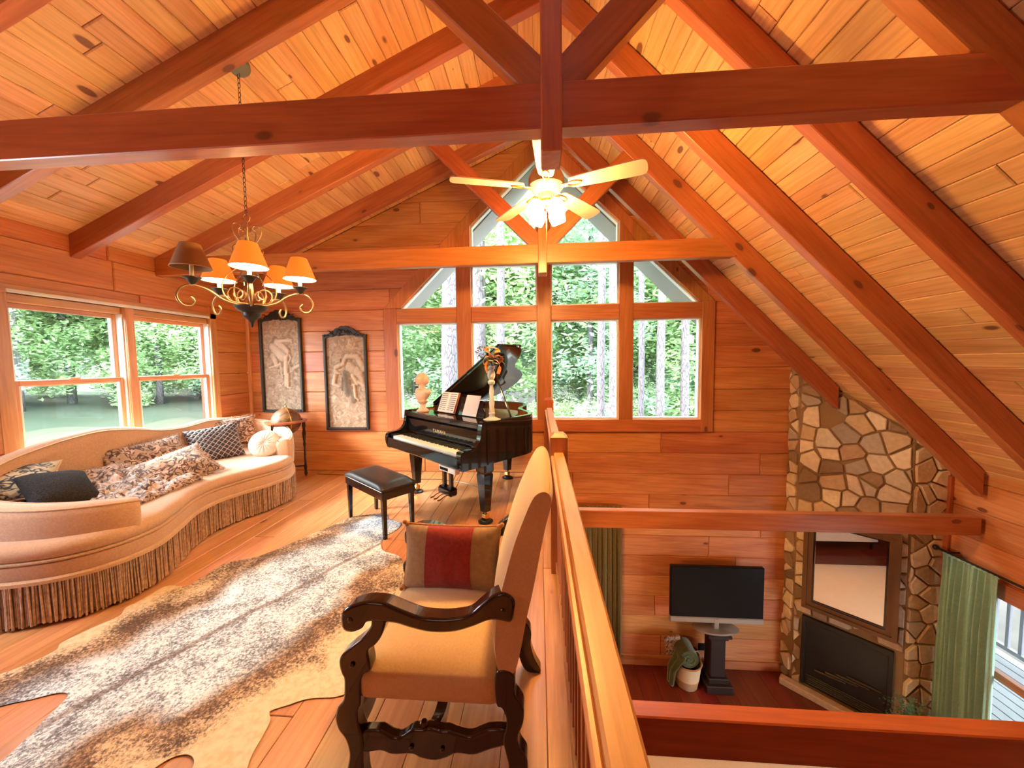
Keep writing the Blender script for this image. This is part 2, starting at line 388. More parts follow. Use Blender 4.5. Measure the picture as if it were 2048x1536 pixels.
# glass that lets daylight through
m = bpy.data.materials.new('window_glass'); m.use_nodes = True; nt = m.node_tree; nt.nodes.clear(); M['glass'] = m
o_ = node(nt, 'ShaderNodeOutputMaterial'); mx = node(nt, 'ShaderNodeMixShader'); tr = node(nt, 'ShaderNodeBsdfTransparent'); gl = node(nt, 'ShaderNodeBsdfGlossy')
tr.inputs[0].default_value = (.97, .98, .97, 1); gl.inputs['Roughness'].default_value = .02; mx.inputs[0].default_value = .025
nt.links.new(tr.outputs[0], mx.inputs[1]); nt.links.new(gl.outputs[0], mx.inputs[2]); nt.links.new(mx.outputs[0], o_.inputs[0])
m, nt, b = newmat('crystal', (.9, .93, .93), .06, spec=.8); M['crystal'] = m
b.inputs['Transmission Weight'].default_value = .55; b.inputs['IOR'].default_value = 1.25
m, nt, b = newmat('mirror_glass', (.92, .9, .86), .01, 1); M['mirror'] = m
def emit(name, col, s_, base=None):
    m, nt, b = newmat(name, base or col, .6); b.inputs['Emission Color'].default_value = (*col, 1); b.inputs['Emission Strength'].default_value = s_; return m
M['tulip'] = emit('lit_tulip_glass', (1, .58, .17), 150)
M['shade'] = emit('lit_shade', (1, .11, .008), .62, (.5, .12, .02))
M['shadein'] = emit('lit_shade_lining', (1, .78, .42), 16, (.9, .8, .6))
M['bulb'] = emit('lit_bulb', (1, .7, .35), 45)
M['darkshade'], _, _ = newmat('unlit_shade', (.30, .17, .08), .9)
M['frame'], _, _ = newmat('carved_black_frame', (.022, .017, .015), .45)
M['mirrorwood'], _, _ = newmat('brown_gilt_wood', (.16, .068, .026), .35, .2)
M['dkwood'], _, _ = newmat('dark_stained_wood', (.02, .008, .006), .5)
M['fanmetal'], _, _ = newmat('antique_nickel', (.45, .36, .26), .3, .8)
M['fanblade'], _, _ = newmat('pale_fan_blade', (.50, .27, .20), .5)
M['iron2'], _, _ = newmat('verdigris_canopy', (.22, .24, .20), .5, .4)
M['fern'], _, _ = newmat('fern_green', (.10, .20, .09), .7)
# outdoors
def leafmat(name, a, b_):
    m, nt, b = newmat(name, a, .6, spec=.2); n = noise_(nt, coords(nt, (1, 1, 1)), .9, 3)
    nt.links.new(ramp(nt, n, [(.3, a), (.7, b_)]), b.inputs['Base Color']); b.inputs['Subsurface Weight'].default_value = 0
    tl = node(nt, 'ShaderNodeBsdfTranslucent'); tl.inputs[0].default_value = (*b_, 1); mx = node(nt, 'ShaderNodeMixShader'); mx.inputs[0].default_value = .4
    out = nt.nodes['Material Output']; nt.links.new(b.outputs[0], mx.inputs[1]); nt.links.new(tl.outputs[0], mx.inputs[2]); nt.links.new(mx.outputs[0], out.inputs[0]); return m
M['leaf'] = leafmat('fresh_leaves', (.34, .50, .27), (.48, .64, .34))
M['leaf2'] = leafmat('blue_green_leaves', (.32, .49, .35), (.44, .60, .44))
m, nt, b = newmat('pine_bark', (.3, .25, .23), .95); M['bark'] = m
vo = node(nt, 'ShaderNodeTexVoronoi', feature='DISTANCE_TO_EDGE'); nt.links.new(coords(nt, (14, 14, 4)), vo.inputs['Vector']); vo.inputs['Scale'].default_value = 1
nt.links.new(ramp(nt, vo.outputs['Distance'], [(.02, (.045, .038, .042)), (.12, (.13, .112, .125))]), b.inputs['Base Color']); bump(nt, b, vo.outputs['Distance'], .6, .03)
m, nt, b = newmat('lawn', (.2, .35, .12), .95); M['lawn'] = m
vv = coords(nt, (1, 1, 1), False)
c = ramp(nt, noise_(nt, vv, .25, 4), [(.35, (.020, .034, .016)), (.6, (.033, .044, .026))]); 
sepn = node(nt, 'ShaderNodeSeparateXYZ'); nt.links.new(vv, sepn.inputs[0])
fl = ramp(nt, noise_(nt, vv, 1.2, 5), [(.35, (.030, .023, .020)), (.65, (.060, .048, .040))])
mr = node(nt, 'ShaderNodeMapRange'); nt.links.new(math_(nt, 'ADD', sepn.outputs[1], math_(nt, 'MULTIPLY', sepn.outputs[0], .8)), mr.inputs[0]); mr.inputs[1].default_value = 2; mr.inputs[2].default_value = 9
c = mixc(nt, mr.outputs[0], c, fl); nt.links.new(c, b.inputs['Base Color'])
m, nt, b = newmat('deck_boards', (.10, .10, .11), .7); M['deck'] = m

# ------------------------------------------------------------------ room shell
D, XL, XR, X0, H2 = 5.08, -4.31, 4.45, .08, -2.80
YB = -2.6
RZL, SL, RZR, SR = 4.70, .43, 4.75, 1.0      # underside of the ceiling boards
def zl(x): return RZL-SL*(X0+.02-x)
def zr(x): return RZR-SR*(x-X0-.02)
T = .03
def split_piece(poly, lo, hi, maxlen=3.4):
    """cut a course piece into planks at random butt joints"""
    xs = [p[0] for p in poly]; a, b_ = min(xs), max(xs); cuts = []
    x = a+random.uniform(.9, maxlen)
    while x < b_-.5: cuts.append(x); x += random.uniform(1.6, maxlen)
    out = []; rest = poly
    for c_ in cuts:
        l = clip(rest, 1, 0, c_-.0012); rest = clip(rest, -1, 0, -c_-.0012)
        if len(l) > 2: out.append(l)
    out.append(rest); return out
def plank_wall(name, M_, pieces, mat, backing, t=T, group=None):
    """wall: backing mesh (structure) with one child per plank"""
    w = put(name, backing, M['back'], None, M_, local=True); tag(w, kind='structure')
    for poly in pieces:
        if len(poly) < 3 or abs(parea(poly)) < .003: continue
        poly = inset(poly, .0012)
        put('plank', slab(poly, t, .008), mat, w, M_, local=True)
    return w
COURSE = .295
# far gable wall
OPL, OPR, OPB, OPT = -2.12, 2.28, .70, 2.40
pieces = []; backg = G()
k = int(math.floor(H2/COURSE))
while k*COURSE < 4.8:
    z0, z1 = k*COURSE, (k+1)*COURSE; k += 1
    z0 = max(z0, H2)
    if z1 <= z0+.01: continue
    base = [(XL, z0), (XR, z0), (XR, z1), (XL, z1)]
    base = clip(base, -SL, 1, RZL-SL*(X0+.02)); base = clip(base, SR, 1, RZR+SR*(X0+.02))
    if len(base) < 3: continue
    if z1 <= 0.001: pcs = [base]
    elif z1 <= OPB: pcs = [base]
    elif z0 < OPT:
        pcs = [clip(base, 1, 0, OPL), clip(base, -1, 0, -OPR)]
        lowp = clip(clip(clip(base, -1, 0, -OPL), 1, 0, OPR), 0, 1, OPB)
        if len(lowp) > 2: pcs.append(lowp)
        if z1 > OPT:
            pcs[0] = clip(base, 1, -1, OPL-OPT) if False else pcs[0]
            pcs.append(clip(clip(base, -1, 0, -OPL), 1, -1, OPL-OPT)); pcs.append(clip(clip(base, 1, 0, OPR), -1, -1, -OPR-OPT))
    else: pcs = [clip(clip(base, 1, -1, OPL-OPT), 1, 0, X0), clip(clip(base, -1, -1, -OPR-OPT), -1, 0, -X0)]
    for p in pcs:
        if len(p) < 3: continue
        if p is base and z1 > 0: pass
        backg.add(*[list(q) for q in (lambda gg: (gg.v, gg.f))(G().prism(p, .002, .16, 'y'))])
        pieces += split_piece(p, 0, 0)
MB_ = Matrix.Translation((0, D+T, 0))
wall_back = plank_wall('wall_back', MB_, pieces, M['wall'], backg)
# left wall: local x = world y
ML = Matrix(((0, 1, 0, XL), (1, 0, 0, 0), (0, 0, 1, 0), (0, 0, 0, 1)))   # local y -> world x ; slab goes to local -y, so mirror below
ML = Matrix(((0, -1, 0, XL-T), (1, 0, 0, 0), (0, 0, 1, 0), (0, 0, 0, 1)))
pieces = []; backg = G(); WY0, WY1, WZ0, WZ1 = 2.62, 4.47, .62, 2.25
for k in range(0, 10):
    z0, z1 = k*COURSE, min((k+1)*COURSE, zl(XL)); 
    if z1-z0 < .02: continue
    base = [(YB, z0), (D, z0), (D, z1), (YB, z1)]
    if z1 <= WZ0 or z0 >= WZ1: pcs = [base]
    else:
        pcs = [clip(base, 1, 0, WY0), clip(base, -1, 0, -WY1)]
        mid = clip(clip(base, -1, 0, -WY0), 1, 0, WY1)
        pcs.append(clip(mid, 0, 1, WZ0)); pcs.append(clip(mid, 0, -1, -WZ1))
    for p in pcs:
        if len(p) < 3: continue
        backg.add(*(lambda gg: (gg.v, gg.f))(G().prism(p, .002, .14, 'y'))); pieces += split_piece(p, 0, 0)
wall_left = plank_wall('wall_left', ML, pieces, M['wall'], backg)
# right wall: local x = -world y
MR = Matrix(((0, 1, 0, XR+T), (-1, 0, 0, 0), (0, 0, 1, 0), (0, 0, 0, 1)))
pieces = []; backg = G(); DY0, DY1, DZ0, DZ1 = 1.1, 3.95, -2.72, -.72
k = int(math.floor(H2/COURSE))
while k*COURSE < .42:
    z0, z1 = max(k*COURSE, H2), min((k+1)*COURSE, .43); k += 1
    if z1-z0 < .02: continue
    base = [(-D, z0), (-YB, z0), (-YB, z1), (-D, z1)]
    if z1 <= DZ0 or z0 >= DZ1: pcs = [base]
    else:
        pcs = [clip(base, 1, 0, -DY1), clip(base, -1, 0, DY0)]
        mid = clip(clip(base, -1, 0, DY1), 1, 0, -DY0)
        pcs.append(clip(mid, 0, 1, DZ0)); pcs.append(clip(mid, 0, -1, -DZ1))
    for p in pcs:
        if len(p) < 3: continue
        backg.add(*(lambda gg: (gg.v, gg.f))(G().prism(p, .002, .14, 'y'))); pieces += split_piece(p, 0, 0)
wall_right = plank_wall('wall_right', MR, pieces, M['wall'], backg)
# wall behind the viewer and the lower back corner
g = G().prism([(XL-.2, H2), (XR+.2, H2), (XR+.2, .45), (X0, 4.8), (XL-.2, 2.85)], YB-.12, YB, 'y')
tag(put('wall_front', g, M['wall']), kind='structure')
tag(put('wall_left', G().box(XL-.15, XL, YB, D, H2, -.28), M['wall']), kind='structure')
# ceilings: local x = world y, slab towards room
def ceil_half(name, xa, xb, zf):
    Lh = sqrt((xb-xa)**2+(zf(xb)-zf(xa))**2); ux = Vector((xb-xa, 0, zf(xb)-zf(xa)))/Lh
    sg = 1 if xb > xa else -1                     # local x = sg * world y, local z runs down the slope, local y = outward
    up = ux.cross(Vector((0, sg, 0))); o = Vector((xa, 0, zf(xa)))+up*.02
    Mx = Matrix(((0, up.x, ux.x, o.x), (sg, up.y, ux.y, o.y), (0, up.z, ux.z, o.z), (0, 0, 0, 1)))
    e0, e1 = sorted((sg*YB, sg*D))
    bg_ = G().prism([(e0-.1, 0), (e1+.1, 0), (e1+.1, Lh), (e0-.1, Lh)], .002, .12, 'y')
    w = put(name, bg_, M['back'], None, Mx, local=True); tag(w, kind='structure')
    wd = .148; k = 0
    while k*wd < Lh-.02:
        p = [(e0, k*wd), (e1, k*wd), (e1, min((k+1)*wd, Lh)), (e0, min((k+1)*wd, Lh))]; k += 1
        for q in split_piece(p, 0, 0, 4.2):
            put('plank', slab(inset(q, .0014), .02, .006), M['ceil'], w, Mx, local=True)
    return w
ceil_half('ceiling', X0+.03, XL-.02, zl)
ceil_half('ceiling', X0+.03, XR+.02, zr)
# loft floor
LX = .215
fl = put('floor', G().box(XL-.1, LX-.03, YB-.1, D+.2, -.26, -.022), M['back']); tag(fl, kind='structure')
MF = Matrix(((0, 0, -1, 0), (1, 0, 0, 0), (0, -1, 0, -.022), (0, 0, 0, 1)))   # local x = world y, local z = -world x
x = LX; 
while x > XL+.02:
    x1 = max(x-.19, XL)
    for q in split_piece([(YB, -x), (D, -x), (D, -x1), (YB, -x1)], 0, 0, 3.6):
        put('plank', slab(inset(q, .0009), .022, .0025), M['floor'], fl, MF, local=True)
    x = x1
board('fascia', M['beam'], fl, (LX-.012, YB, -.14), (LX-.012, D, -.14), (0, 0, 1), .028, .24)
# lower floor boards
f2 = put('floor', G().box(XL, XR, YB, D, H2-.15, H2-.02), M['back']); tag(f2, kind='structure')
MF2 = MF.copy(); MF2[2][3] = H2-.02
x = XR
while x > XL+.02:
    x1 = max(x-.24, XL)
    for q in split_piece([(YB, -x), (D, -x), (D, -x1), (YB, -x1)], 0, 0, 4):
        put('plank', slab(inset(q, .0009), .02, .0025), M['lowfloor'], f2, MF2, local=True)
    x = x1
# baseboards and corner trims
board('baseboard_back', M['trim'], None, (.3, D-.012, H2+.06), (3.35, D-.012, H2+.06), (0, 0, 1), .022, .12)['kind'] = 'structure'
board('trim_1', M['sash'], None, (XL+.03, D-.02, 0.0), (XL+.03, D-.02, 2.75), (0, 1, 0), .045, .04)['kind'] = 'structure'
board('trim_2', M['mahog'], None, (XL+.02, 2.50, 0.0), (XL+.02, 2.50, 2.0), (1, 0, 0), .035, .03)['kind'] = 'structure'
board('trim_3', M['beam'], None, (XR-.02, 4.17, H2), (XR-.02, 4.17, .30), (1, 0, 0), .07, .04)['kind'] = 'structure'

# ------------------------------------------------------------------ roof trusses, rafters, floor beams
RW, RH = .085, .19                                   # timber width and height
ZRA = 4.49                                           # underside of rafters at the ridge
def rafter(side, d, parent=None, xe=None):
    """rafter on the left (-1) or right (+1) slope in the plane y=d; underside on the fitted line"""
    s_ = SL if side < 0 else SR; xe = xe if xe is not None else (XL if side < 0 else 4.39)
    n = Vector((s_*-side, 0, 1)).normalized() if False else None
    dirv = Vector((side, 0, -s_)).normalized(); up = Vector((s_*side, 0, 1)).normalized()
    zu = lambda x: ZRA-s_*abs(x-X0)
    # plumb-cut end: polygon in x,z
    hgt = RH/up.z
    xs = X0
    poly = [(xs, zu(xs)), (xe, zu(xe)), (xe, zu(xe)+hgt), (xs, zu(xs)+hgt)]
    o = Vector((xs, d+RW/2, zu(xs)))
    yv = dirv.cross(up) if True else None
    Mx = Matrix(((dirv.x, -up.z*0+Vector((0, 1, 0)).x, up.x, o.x), (0, 1, 0, o.y), (dirv.z, 0, up.z, o.z), (0, 0, 0, 1)))
    if Mx.to_3x3().determinant() < 0: Mx = Matrix(((dirv.x, 0, up.x, o.x), (0, -1, 0, o.y), (dirv.z, 0, up.z, o.z), (0, 0, 0, 1)))
    Mi = Mx.inverted()
    pl = [Mi @ Vector((p[0], o.y, p[1])) for p in poly]; q = [(p.x, p.z) for p in pl]
    g = G(); c = .005
    if parea(q) < 0: q = q[::-1]
    qi = inset(q, c); v = []
    for yy, pp in ((-RW/2, qi), (-RW/2+c, q), (RW/2-c, q), (RW/2, qi)): v += [(p[0], yy, p[1]) for p in pp]
    f = [(0, 1, 2, 3), (15, 14, 13, 12)]
    for k in (0, 4, 8): f += [(k+i, k+4+i, k+4+(i+1) % 4, k+(i+1) % 4) for i in range(4)]
    g.add(v, f)
    return put('rafter', g, M['beam'], parent, Mx, local=True)
ZT, TH = 2.61, .193
D1, DN, DA, D2, DC = 1.664, 2.338, 3.086, 3.833, 4.591
def truss(d, label, postx, lo, hi):
    t = thing('roof_truss', label, 'truss', (postx, d, ZT), group='trusses across the room')
    xr0, xr1 = X0+ZRA-ZT+.04, X0+ZRA-ZT-TH+.04; xl = XL
    Mt = Matrix.Translation((xl, d-.004, ZT)); pl_t = [(0, 0), (xr0-xl, 0), (xr1-xl, TH), (0, TH)]
    gt = G(); ci = inset(pl_t, .005); v = []
    for yy, pp in ((0, ci), (.005, pl_t), (RW-.002, pl_t), (RW+.003, ci)): v += [(p[0], yy, p[1]) for p in pp]
    f = [(0, 1, 2, 3), (15, 14, 13, 12)]
    for k in (0, 4, 8): f += [(k+i, k+4+i, k+4+(i+1) % 4, k+(i+1) % 4) for i in range(4)]
    put('tie_beam', gt.add(v, f), M['beam'], t, Mt, local=True)
    board('king_post', M['beam'], t, (postx, d+.055, 2.50), (postx, d+.055, 4.55), (0, 1, 0), .092, .17)
    for s_ in (-1, 1):
        # 45 degree strut from the post foot up to the rafter
        c0 = Vector((postx+s_*.03, d+RW/2, 2.80)); L = 1.22 if s_ < 0 else .86
        L = ((ZRA-SL*.1)-2.80)/(1+SL)*1.414 if s_ < 0 else (ZRA-2.80)/2*1.414+.05
        board('strut', M['beam'], t, c0, c0+Vector((s_*.7071, 0, .7071))*L, (-s_*.7071, 0, .7071), RW-.01, .155)
    rafter(-1, d, t); rafter(1, d, t)
    return t
truss(D1, 'near wooden roof truss, its tie beam crossing the top of the picture', .065, 0, 0)
truss(D2, 'far wooden roof truss in front of the gable window', .05, 0, 0)
for d, la, lb in ((DN, 'first sloping rafter behind the near truss, left slope', 'first steep rafter behind the near truss, right slope'),
                  (DA, 'rafter midway between the two trusses, left slope', 'steep rafter midway between the two trusses, right slope'),
                  (DC, 'last rafter before the gable wall, left slope', 'last steep rafter before the gable wall, ending on the stone chimney')):
    for side, lab in ((-1, la), (1, lb)):
        o = rafter(side, d, None, 3.60 if (side > 0 and d == DC) else None); tag(o, lab, 'rafter', 'single rafters between the trusses')
tag(board('floor_beam', M['beam'], None, (LX, 3.88, -.115), (4.40, 3.88, -.115), (0, 0, 1), .09, .19), 'far tie beam spanning the open lower room at floor level', 'beam', 'beams over the lower room')
tag(board('floor_beam', M['beam'], None, (LX, 1.70, -.21), (4.40, 1.70, -.21), (0, 0, 1), .09, .20), 'near tie beam spanning the open lower room at bottom right', 'beam', 'beams over the lower room')

# ------------------------------------------------------------------ gable window
w1 = thing('window_1', None, None, (X0, D, .7), kind='structure')
yf = D-.012
def timber(name, poly, t=.075, mat='trim', y=None):
    y = D+.035 if y is None else y
    if parea(poly) < 0: poly = poly[::-1]
    xs = [p[0] for p in poly]; zs = [p[1] for p in poly]
    if max(zs)-min(zs) > max(xs)-min(xs):   # grain upright
        Mx = Matrix(((0, 0, -1, 0), (0, 1, 0, y), (1, 0, 0, 0), (0, 0, 0, 1))); q = [(p[1], -p[0]) for p in poly]
        if Mx.to_3x3().determinant() < 0: raise Exception
    else: Mx = Matrix.Translation((0, y, 0)); q = poly
    return put(name, slab(q, t, .005), M[mat], w1, Mx, local=True)
def rect(a, b, c, d): return [(a, c), (b, c), (b, d), (a, d)]
timber('jamb', rect(-2.20, -2.012, .60, 2.365)); timber('jamb', rect(2.195, 2.36, .60, 2.365))
timber('sill', rect(-2.012, 2.195, .60, .775), .08)
cols = [(-2.012, -1.14), (-.935, -.013), (.177, 1.10), (1.288, 2.195)]
for a, b in cols: timber('transom', rect(a, b, 2.155, 2.357), .07)
timber('mullion', [(-1.14, .775), (-.935, .775), (-.935, 3.50), (-1.14, 3.22)], .082)
timber('mullion', [(1.10, .775), (1.288, .775), (1.288, 3.22), (1.10, 3.50)], .082)
timber('mullion', rect(-.013, .177, .775, 4.40), .082)
for a, b in cols[1:3]: timber('transom', rect(a, b, 2.94, 3.14), .07)
timber('raked_trim', [(-2.20, 2.365), (-1.965, 2.365), (-1.14, 3.17), (-1.14, 3.46)], .07)
timber('raked_trim', [(-1.14, 3.17), (-.935, 3.47), (.08, 4.44), (.08, 4.69), (-1.14, 3.46)], .07)
timber('raked_trim', [(2.17, 2.365), (2.36, 2.365), (1.288, 3.46), (1.288, 3.21)], .07)
timber('raked_trim', [(1.288, 3.21), (1.288, 3.46), (.08, 4.69), (.08, 4.44), (1.10, 3.46)], .07)
PANES = [rect(a, b, .775, 2.155) for a, b in cols]+[rect(a, b, 2.357, 2.94) for a, b in cols[1:3]]+[
    [(-1.965, 2.357), (-1.14, 2.357), (-1.14, 3.17)], [(1.288, 2.357), (2.17, 2.357), (1.288, 3.21)],
    [(-.935, 3.14), (-.013, 3.14), (-.013, 4.36), (-.935, 3.47)], [(.177, 3.14), (1.10, 3.14), (1.10, 3.46), (.177, 4.35)]]
for poly in PANES:
    o = put('pane', G().prism(inset(poly, .02), D+.060, D+.066, 'y'), M['glass'], w1)
    q0 = inset(poly, -.004); q1 = inset(poly, .020); n = len(poly); g = G()
    if parea(q0) < 0: q0 = q0[::-1]
    if parea(q1) < 0: q1 = q1[::-1]
    v = [(p[0], y, p[1]) for y in (D+.02, D+.10) for p in q0]+[(p[0], y, p[1]) for y in (D+.02, D+.10) for p in q1]
    f = []
    for i in range(n):
        j = (i+1) % n
        f += [(i, j, 2*n+j, 2*n+i), (n+i, 3*n+i, 3*n+j, n+j), (2*n+i, 2*n+j, 3*n+j, 3*n+i), (i, n+i, n+j, j)]
    put('pane_frame', g.add(v, f), M['white'], o)
# overhanging eaves outside the gable window
for s_ in (-1, 1):
    K = 4.47
    poly = [(X0, K), (X0+s_*4.6, K-4.6), (X0+s_*4.6, K-4.3), (X0, K+.3)]
    o = put('trim_5' if s_ > 0 else 'trim_4', G().prism(poly, D+.19, 5.80, 'y'), M['soffit']); tag(o, kind='structure')

# ------------------------------------------------------------------ left double window
w2 = thing('window_2', None, None, (XL, 3.55, .65), kind='structure')
def bx(name, x0, x1, y0, y1, z0, z1, mat, par, c=.004):
    dx, dy, dz = x1-x0, y1-y0, z1-z0; o = ((x0+x1)/2, (y0+y1)/2, (z0+z1)/2)   # local x runs along the longest side
    R_ = {0: ((1, 0, 0), (0, 1, 0), (0, 0, 1)), 1: ((0, -1, 0), (1, 0, 0), (0, 0, 1)), 2: ((0, 0, -1), (0, 1, 0), (1, 0, 0))}[(dx, dy, dz).index(max(dx, dy, dz))]
    return put(name, G().cbox(x0, x1, y0, y1, z0, z1, c), M[mat], par, Matrix.Translation(o) @ Matrix(R_).to_4x4())
XW = XL
bx('casing', XW-.10, XW+.018, 4.47, 4.56, .60, 2.27, 'sash', w2); bx('casing', XW-.10, XW+.004, 2.56, 2.66, .60, 2.27, 'sash', w2)
bx('head_casing', XW-.10, XW+.018, 2.60, 4.56, 2.20, 2.27, 'sash', w2); bx('head_rail', XW-.12, XW-.03, 2.66, 4.47, 2.13, 2.20, 'sash', w2)
bx('window_sill', XW-.12, XW+.05, 2.58, 4.56, .60, .66, 'sash', w2)
bx('blind_valance', XW-.03, XW+.024, 2.645, 4.46, 2.200, 2.232, 'ivory', w2)
bx('centre_mullion', XW-.12, XW+.012, 3.485, 3.575, .66, 2.20, 'sash', w2)
bx('blind_track', XW-.02, XW+.02, 3.49, 3.50, .66, 2.19, 'sash', w2)
for (a, b) in ((2.66, 3.485), (3.575, 4.47)):
    for lv, (xa, z0, z1) in enumerate(((XW-.115, 1.42, 2.13), (XW-.07, .66, 1.475))):
        s_ = thing('sash', None, None) if False else None
        st = .045
        fr = bx('sash_stile', xa, xa+.035, a, a+st, z0, z1, 'sash', w2)
        bx('sash_stile', xa, xa+.035, b-st, b, z0, z1, 'sash', w2)
        bx('sash_rail', xa, xa+.035, a+st, b-st, z0, z0+.045, 'sash', w2); bx('sash_rail', xa, xa+.035, a+st, b-st, z1-.045, z1, 'sash', w2)
        p = put('pane', G().box(xa+.014, xa+.018, a+st, b-st, z0+.045, z1-.045), M['glass'], w2)
        g = G()
        for y0 in (a+st, b-st-.012): g.box(xa+.004, xa+.032, y0, y0+.012, z0+.045, z1-.045)
        g.box(xa+.004, xa+.032, a+st+.012, b-st-.012, z0+.045, z0+.057)
        put('pane_liner', g, M['white'], p)
    bx('sash_lock', XW-.05, XW-.02, (a+b)/2-.04, (a+b)/2+.04, 1.475, 1.49, 'sash', w2)
    bx('side_liner', XW-.12, XW-.01, b-.012, b, .66, 2.13, 'white', w2, .002)

# ------------------------------------------------------------------ lower right window wall
w3 = thing('window_3', None, None, (XR, 2.5, DZ0), kind='structure')
bx('head_casing', XR-.03, XR+.12, DY0-.1, DY1+.06, -.76, -.60, 'trim', w3)
bx('jamb', XR-.02, XR+.12, DY1-.09, DY1+.02, DZ0, -.76, 'sash', w3)
bx('jamb', XR-.02, XR+.12, DY0-.1, DY0+.05, DZ0, -.76, 'sash', w3)
bx('window_sill', XR-.05, XR+.12, DY0-.1, DY1+.02, DZ0-.02, DZ0+.06, 'sash', w3)
bx('mid_rail', XR-.01, XR+.05, DY0, DY1-.09, -1.58, -1.50, 'trim', w3)
bx('mullion', XR, XR+.10, 2.45, 2.56, DZ0+.06, -.76, 'sash', w3)
put('pane', G().box(XR+.06, XR+.065, DY0+.05, 2.45, DZ0+.06, -.76), M['glass'], w3)
put('pane', G().box(XR+.06, XR+.065, 2.56, DY1-.09, DZ0+.06, -.76), M['glass'], w3)
# porch outside
dk = put('porch_deck', G().box(XR+.15, 7.0, -2, 9, -3.0, -2.93), M['back']); tag(dk, kind='structure')
for i in range(16):
    put('plank', G().cbox(XR+.16+i*.15, XR+.30+i*.15, -2, 9, -2.93, -2.90, .004), M['deck'], dk)
tag(put('porch_shade_roof', G().prism([(XR+.15, -.12), (7.0, -.55), (7.0, -.43), (XR+.15, 0)], -2, 9, 'y'), M['soffit']), kind='structure')  # unseen porch roof slab, added to shade the lower window
pr = thing('porch_railing', 'pale porch railing seen through the lower right window', 'railing', (6.9, 5, -2.9))
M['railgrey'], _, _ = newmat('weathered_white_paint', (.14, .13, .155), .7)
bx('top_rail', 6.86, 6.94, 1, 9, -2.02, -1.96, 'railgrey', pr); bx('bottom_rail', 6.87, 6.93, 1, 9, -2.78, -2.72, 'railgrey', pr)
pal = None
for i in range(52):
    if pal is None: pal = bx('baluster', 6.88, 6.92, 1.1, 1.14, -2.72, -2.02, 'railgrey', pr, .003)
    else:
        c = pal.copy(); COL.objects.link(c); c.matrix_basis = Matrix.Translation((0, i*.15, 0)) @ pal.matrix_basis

# ------------------------------------------------------------------ stone chimney
ch = thing('fireplace', 'corner fireplace of irregular tan field stones rising to the roof', 'fireplace', (4.0, 4.7, H2))
CA, CB, CC, CD = (3.37, D), (3.39, 4.91), (4.10, 4.20), (XR, 4.20)
def ztop(x): return zr(x)-.01
g = G(); bot = [CA, CB, CC, CD, (XR, D)]; n = 5
v = [(p[0], p[1], H2) for p in bot]+[(p[0], p[1], ztop(p[0])) for p in bot]
g.add(v, [tuple(range(5)), tuple(range(9, 4, -1))]+[(i, (i+1) % 5, 5+(i+1) % 5, 5+i) for i in range(5)])
put('mortar_core', g, M['mortar'], ch)
def stones(pa, pb, seed, hole=None, dens=.185):
    random.seed(seed); pa, pb = Vector((*pa, 0)), Vector((*pb, 0)); L = (pb-pa).length; ux = (pb-pa).normalized()
    nrm = Vector((ux.y, -ux.x, 0))           # outward
    Mx = Matrix(((ux.x, -nrm.x, 0, pa.x), (ux.y, -nrm.y, 0, pa.y), (0, 0, 1, 0), (0, 0, 0, 1)))
    za, zb = ztop(pa.x), ztop(pb.x); z1 = max(za, zb)
    pts = []; nx = max(1, round(L/dens)); nz = int((z1-H2)/dens)+1
    for i in range(-1, nx+1):
        for j in range(-1, nz+1):
            pts.append((L*(i+.5)/nx+random.uniform(-.42, .42)*dens, H2+dens*(j+.5)+random.uniform(-.42, .42)*dens))
    for i, p in enumerate(pts):
        if random.random() < .02: continue
        cell = [(0, H2), (L, H2), (L, z1), (0, z1)]
        for q in pts:
            if q is p: continue
            dx, dz = q[0]-p[0], q[1]-p[1]
            if dx*dx+dz*dz > .5: continue
            cell = clip(cell, dx, dz, dx*(p[0]+q[0])/2+dz*(p[1]+q[1])/2)
            if len(cell) < 3: break
        if len(cell) < 3: continue
        sl = (zb-za)/L; cell = clip(cell, -sl, 1, za)
        if hole:
            h = hole; cx = sum(c[0] for c in cell)/max(1, len(cell)); cz = sum(c[1] for c in cell)/max(1, len(cell))
            if h[0] < cx < h[1] and cz < h[2]:
                continue
            if cz >= h[2]-.1 and h[0]-.05 < cx < h[1]+.05: cell = clip(cell, 0, -1, -h[2])
            elif cz < h[2]: cell = clip(cell, 1, 0, h[0]) if cx < h[0] else clip(cell, -1, 0, -h[1])
        if len(cell) < 3 or abs(parea(cell)) < .0015: continue
        ded = []
        for p_ in cell:
            if not ded or (Vector(p_)-Vector(ded[-1])).length > .035: ded.append(p_)
        if len(ded) > 3 and (Vector(ded[0])-Vector(ded[-1])).length < .035: ded.pop()
        if len(ded) < 3: continue
        q = inset(ded, .010)
        if parea(q) < .0012 or parea(inset(q, .010)) < .25*parea(q): continue
        t = random.uniform(.018, .04)
        put('stone', slab(q, t, .008), M['stone'], ch, Mx, local=True)
stones(CA, CB, 3, dens=.15)
stones(CB, CC, 5, hole=(.10, .93, -1.76), dens=.195)
stones(CC, CD, 9, dens=.2)
random.seed(21)
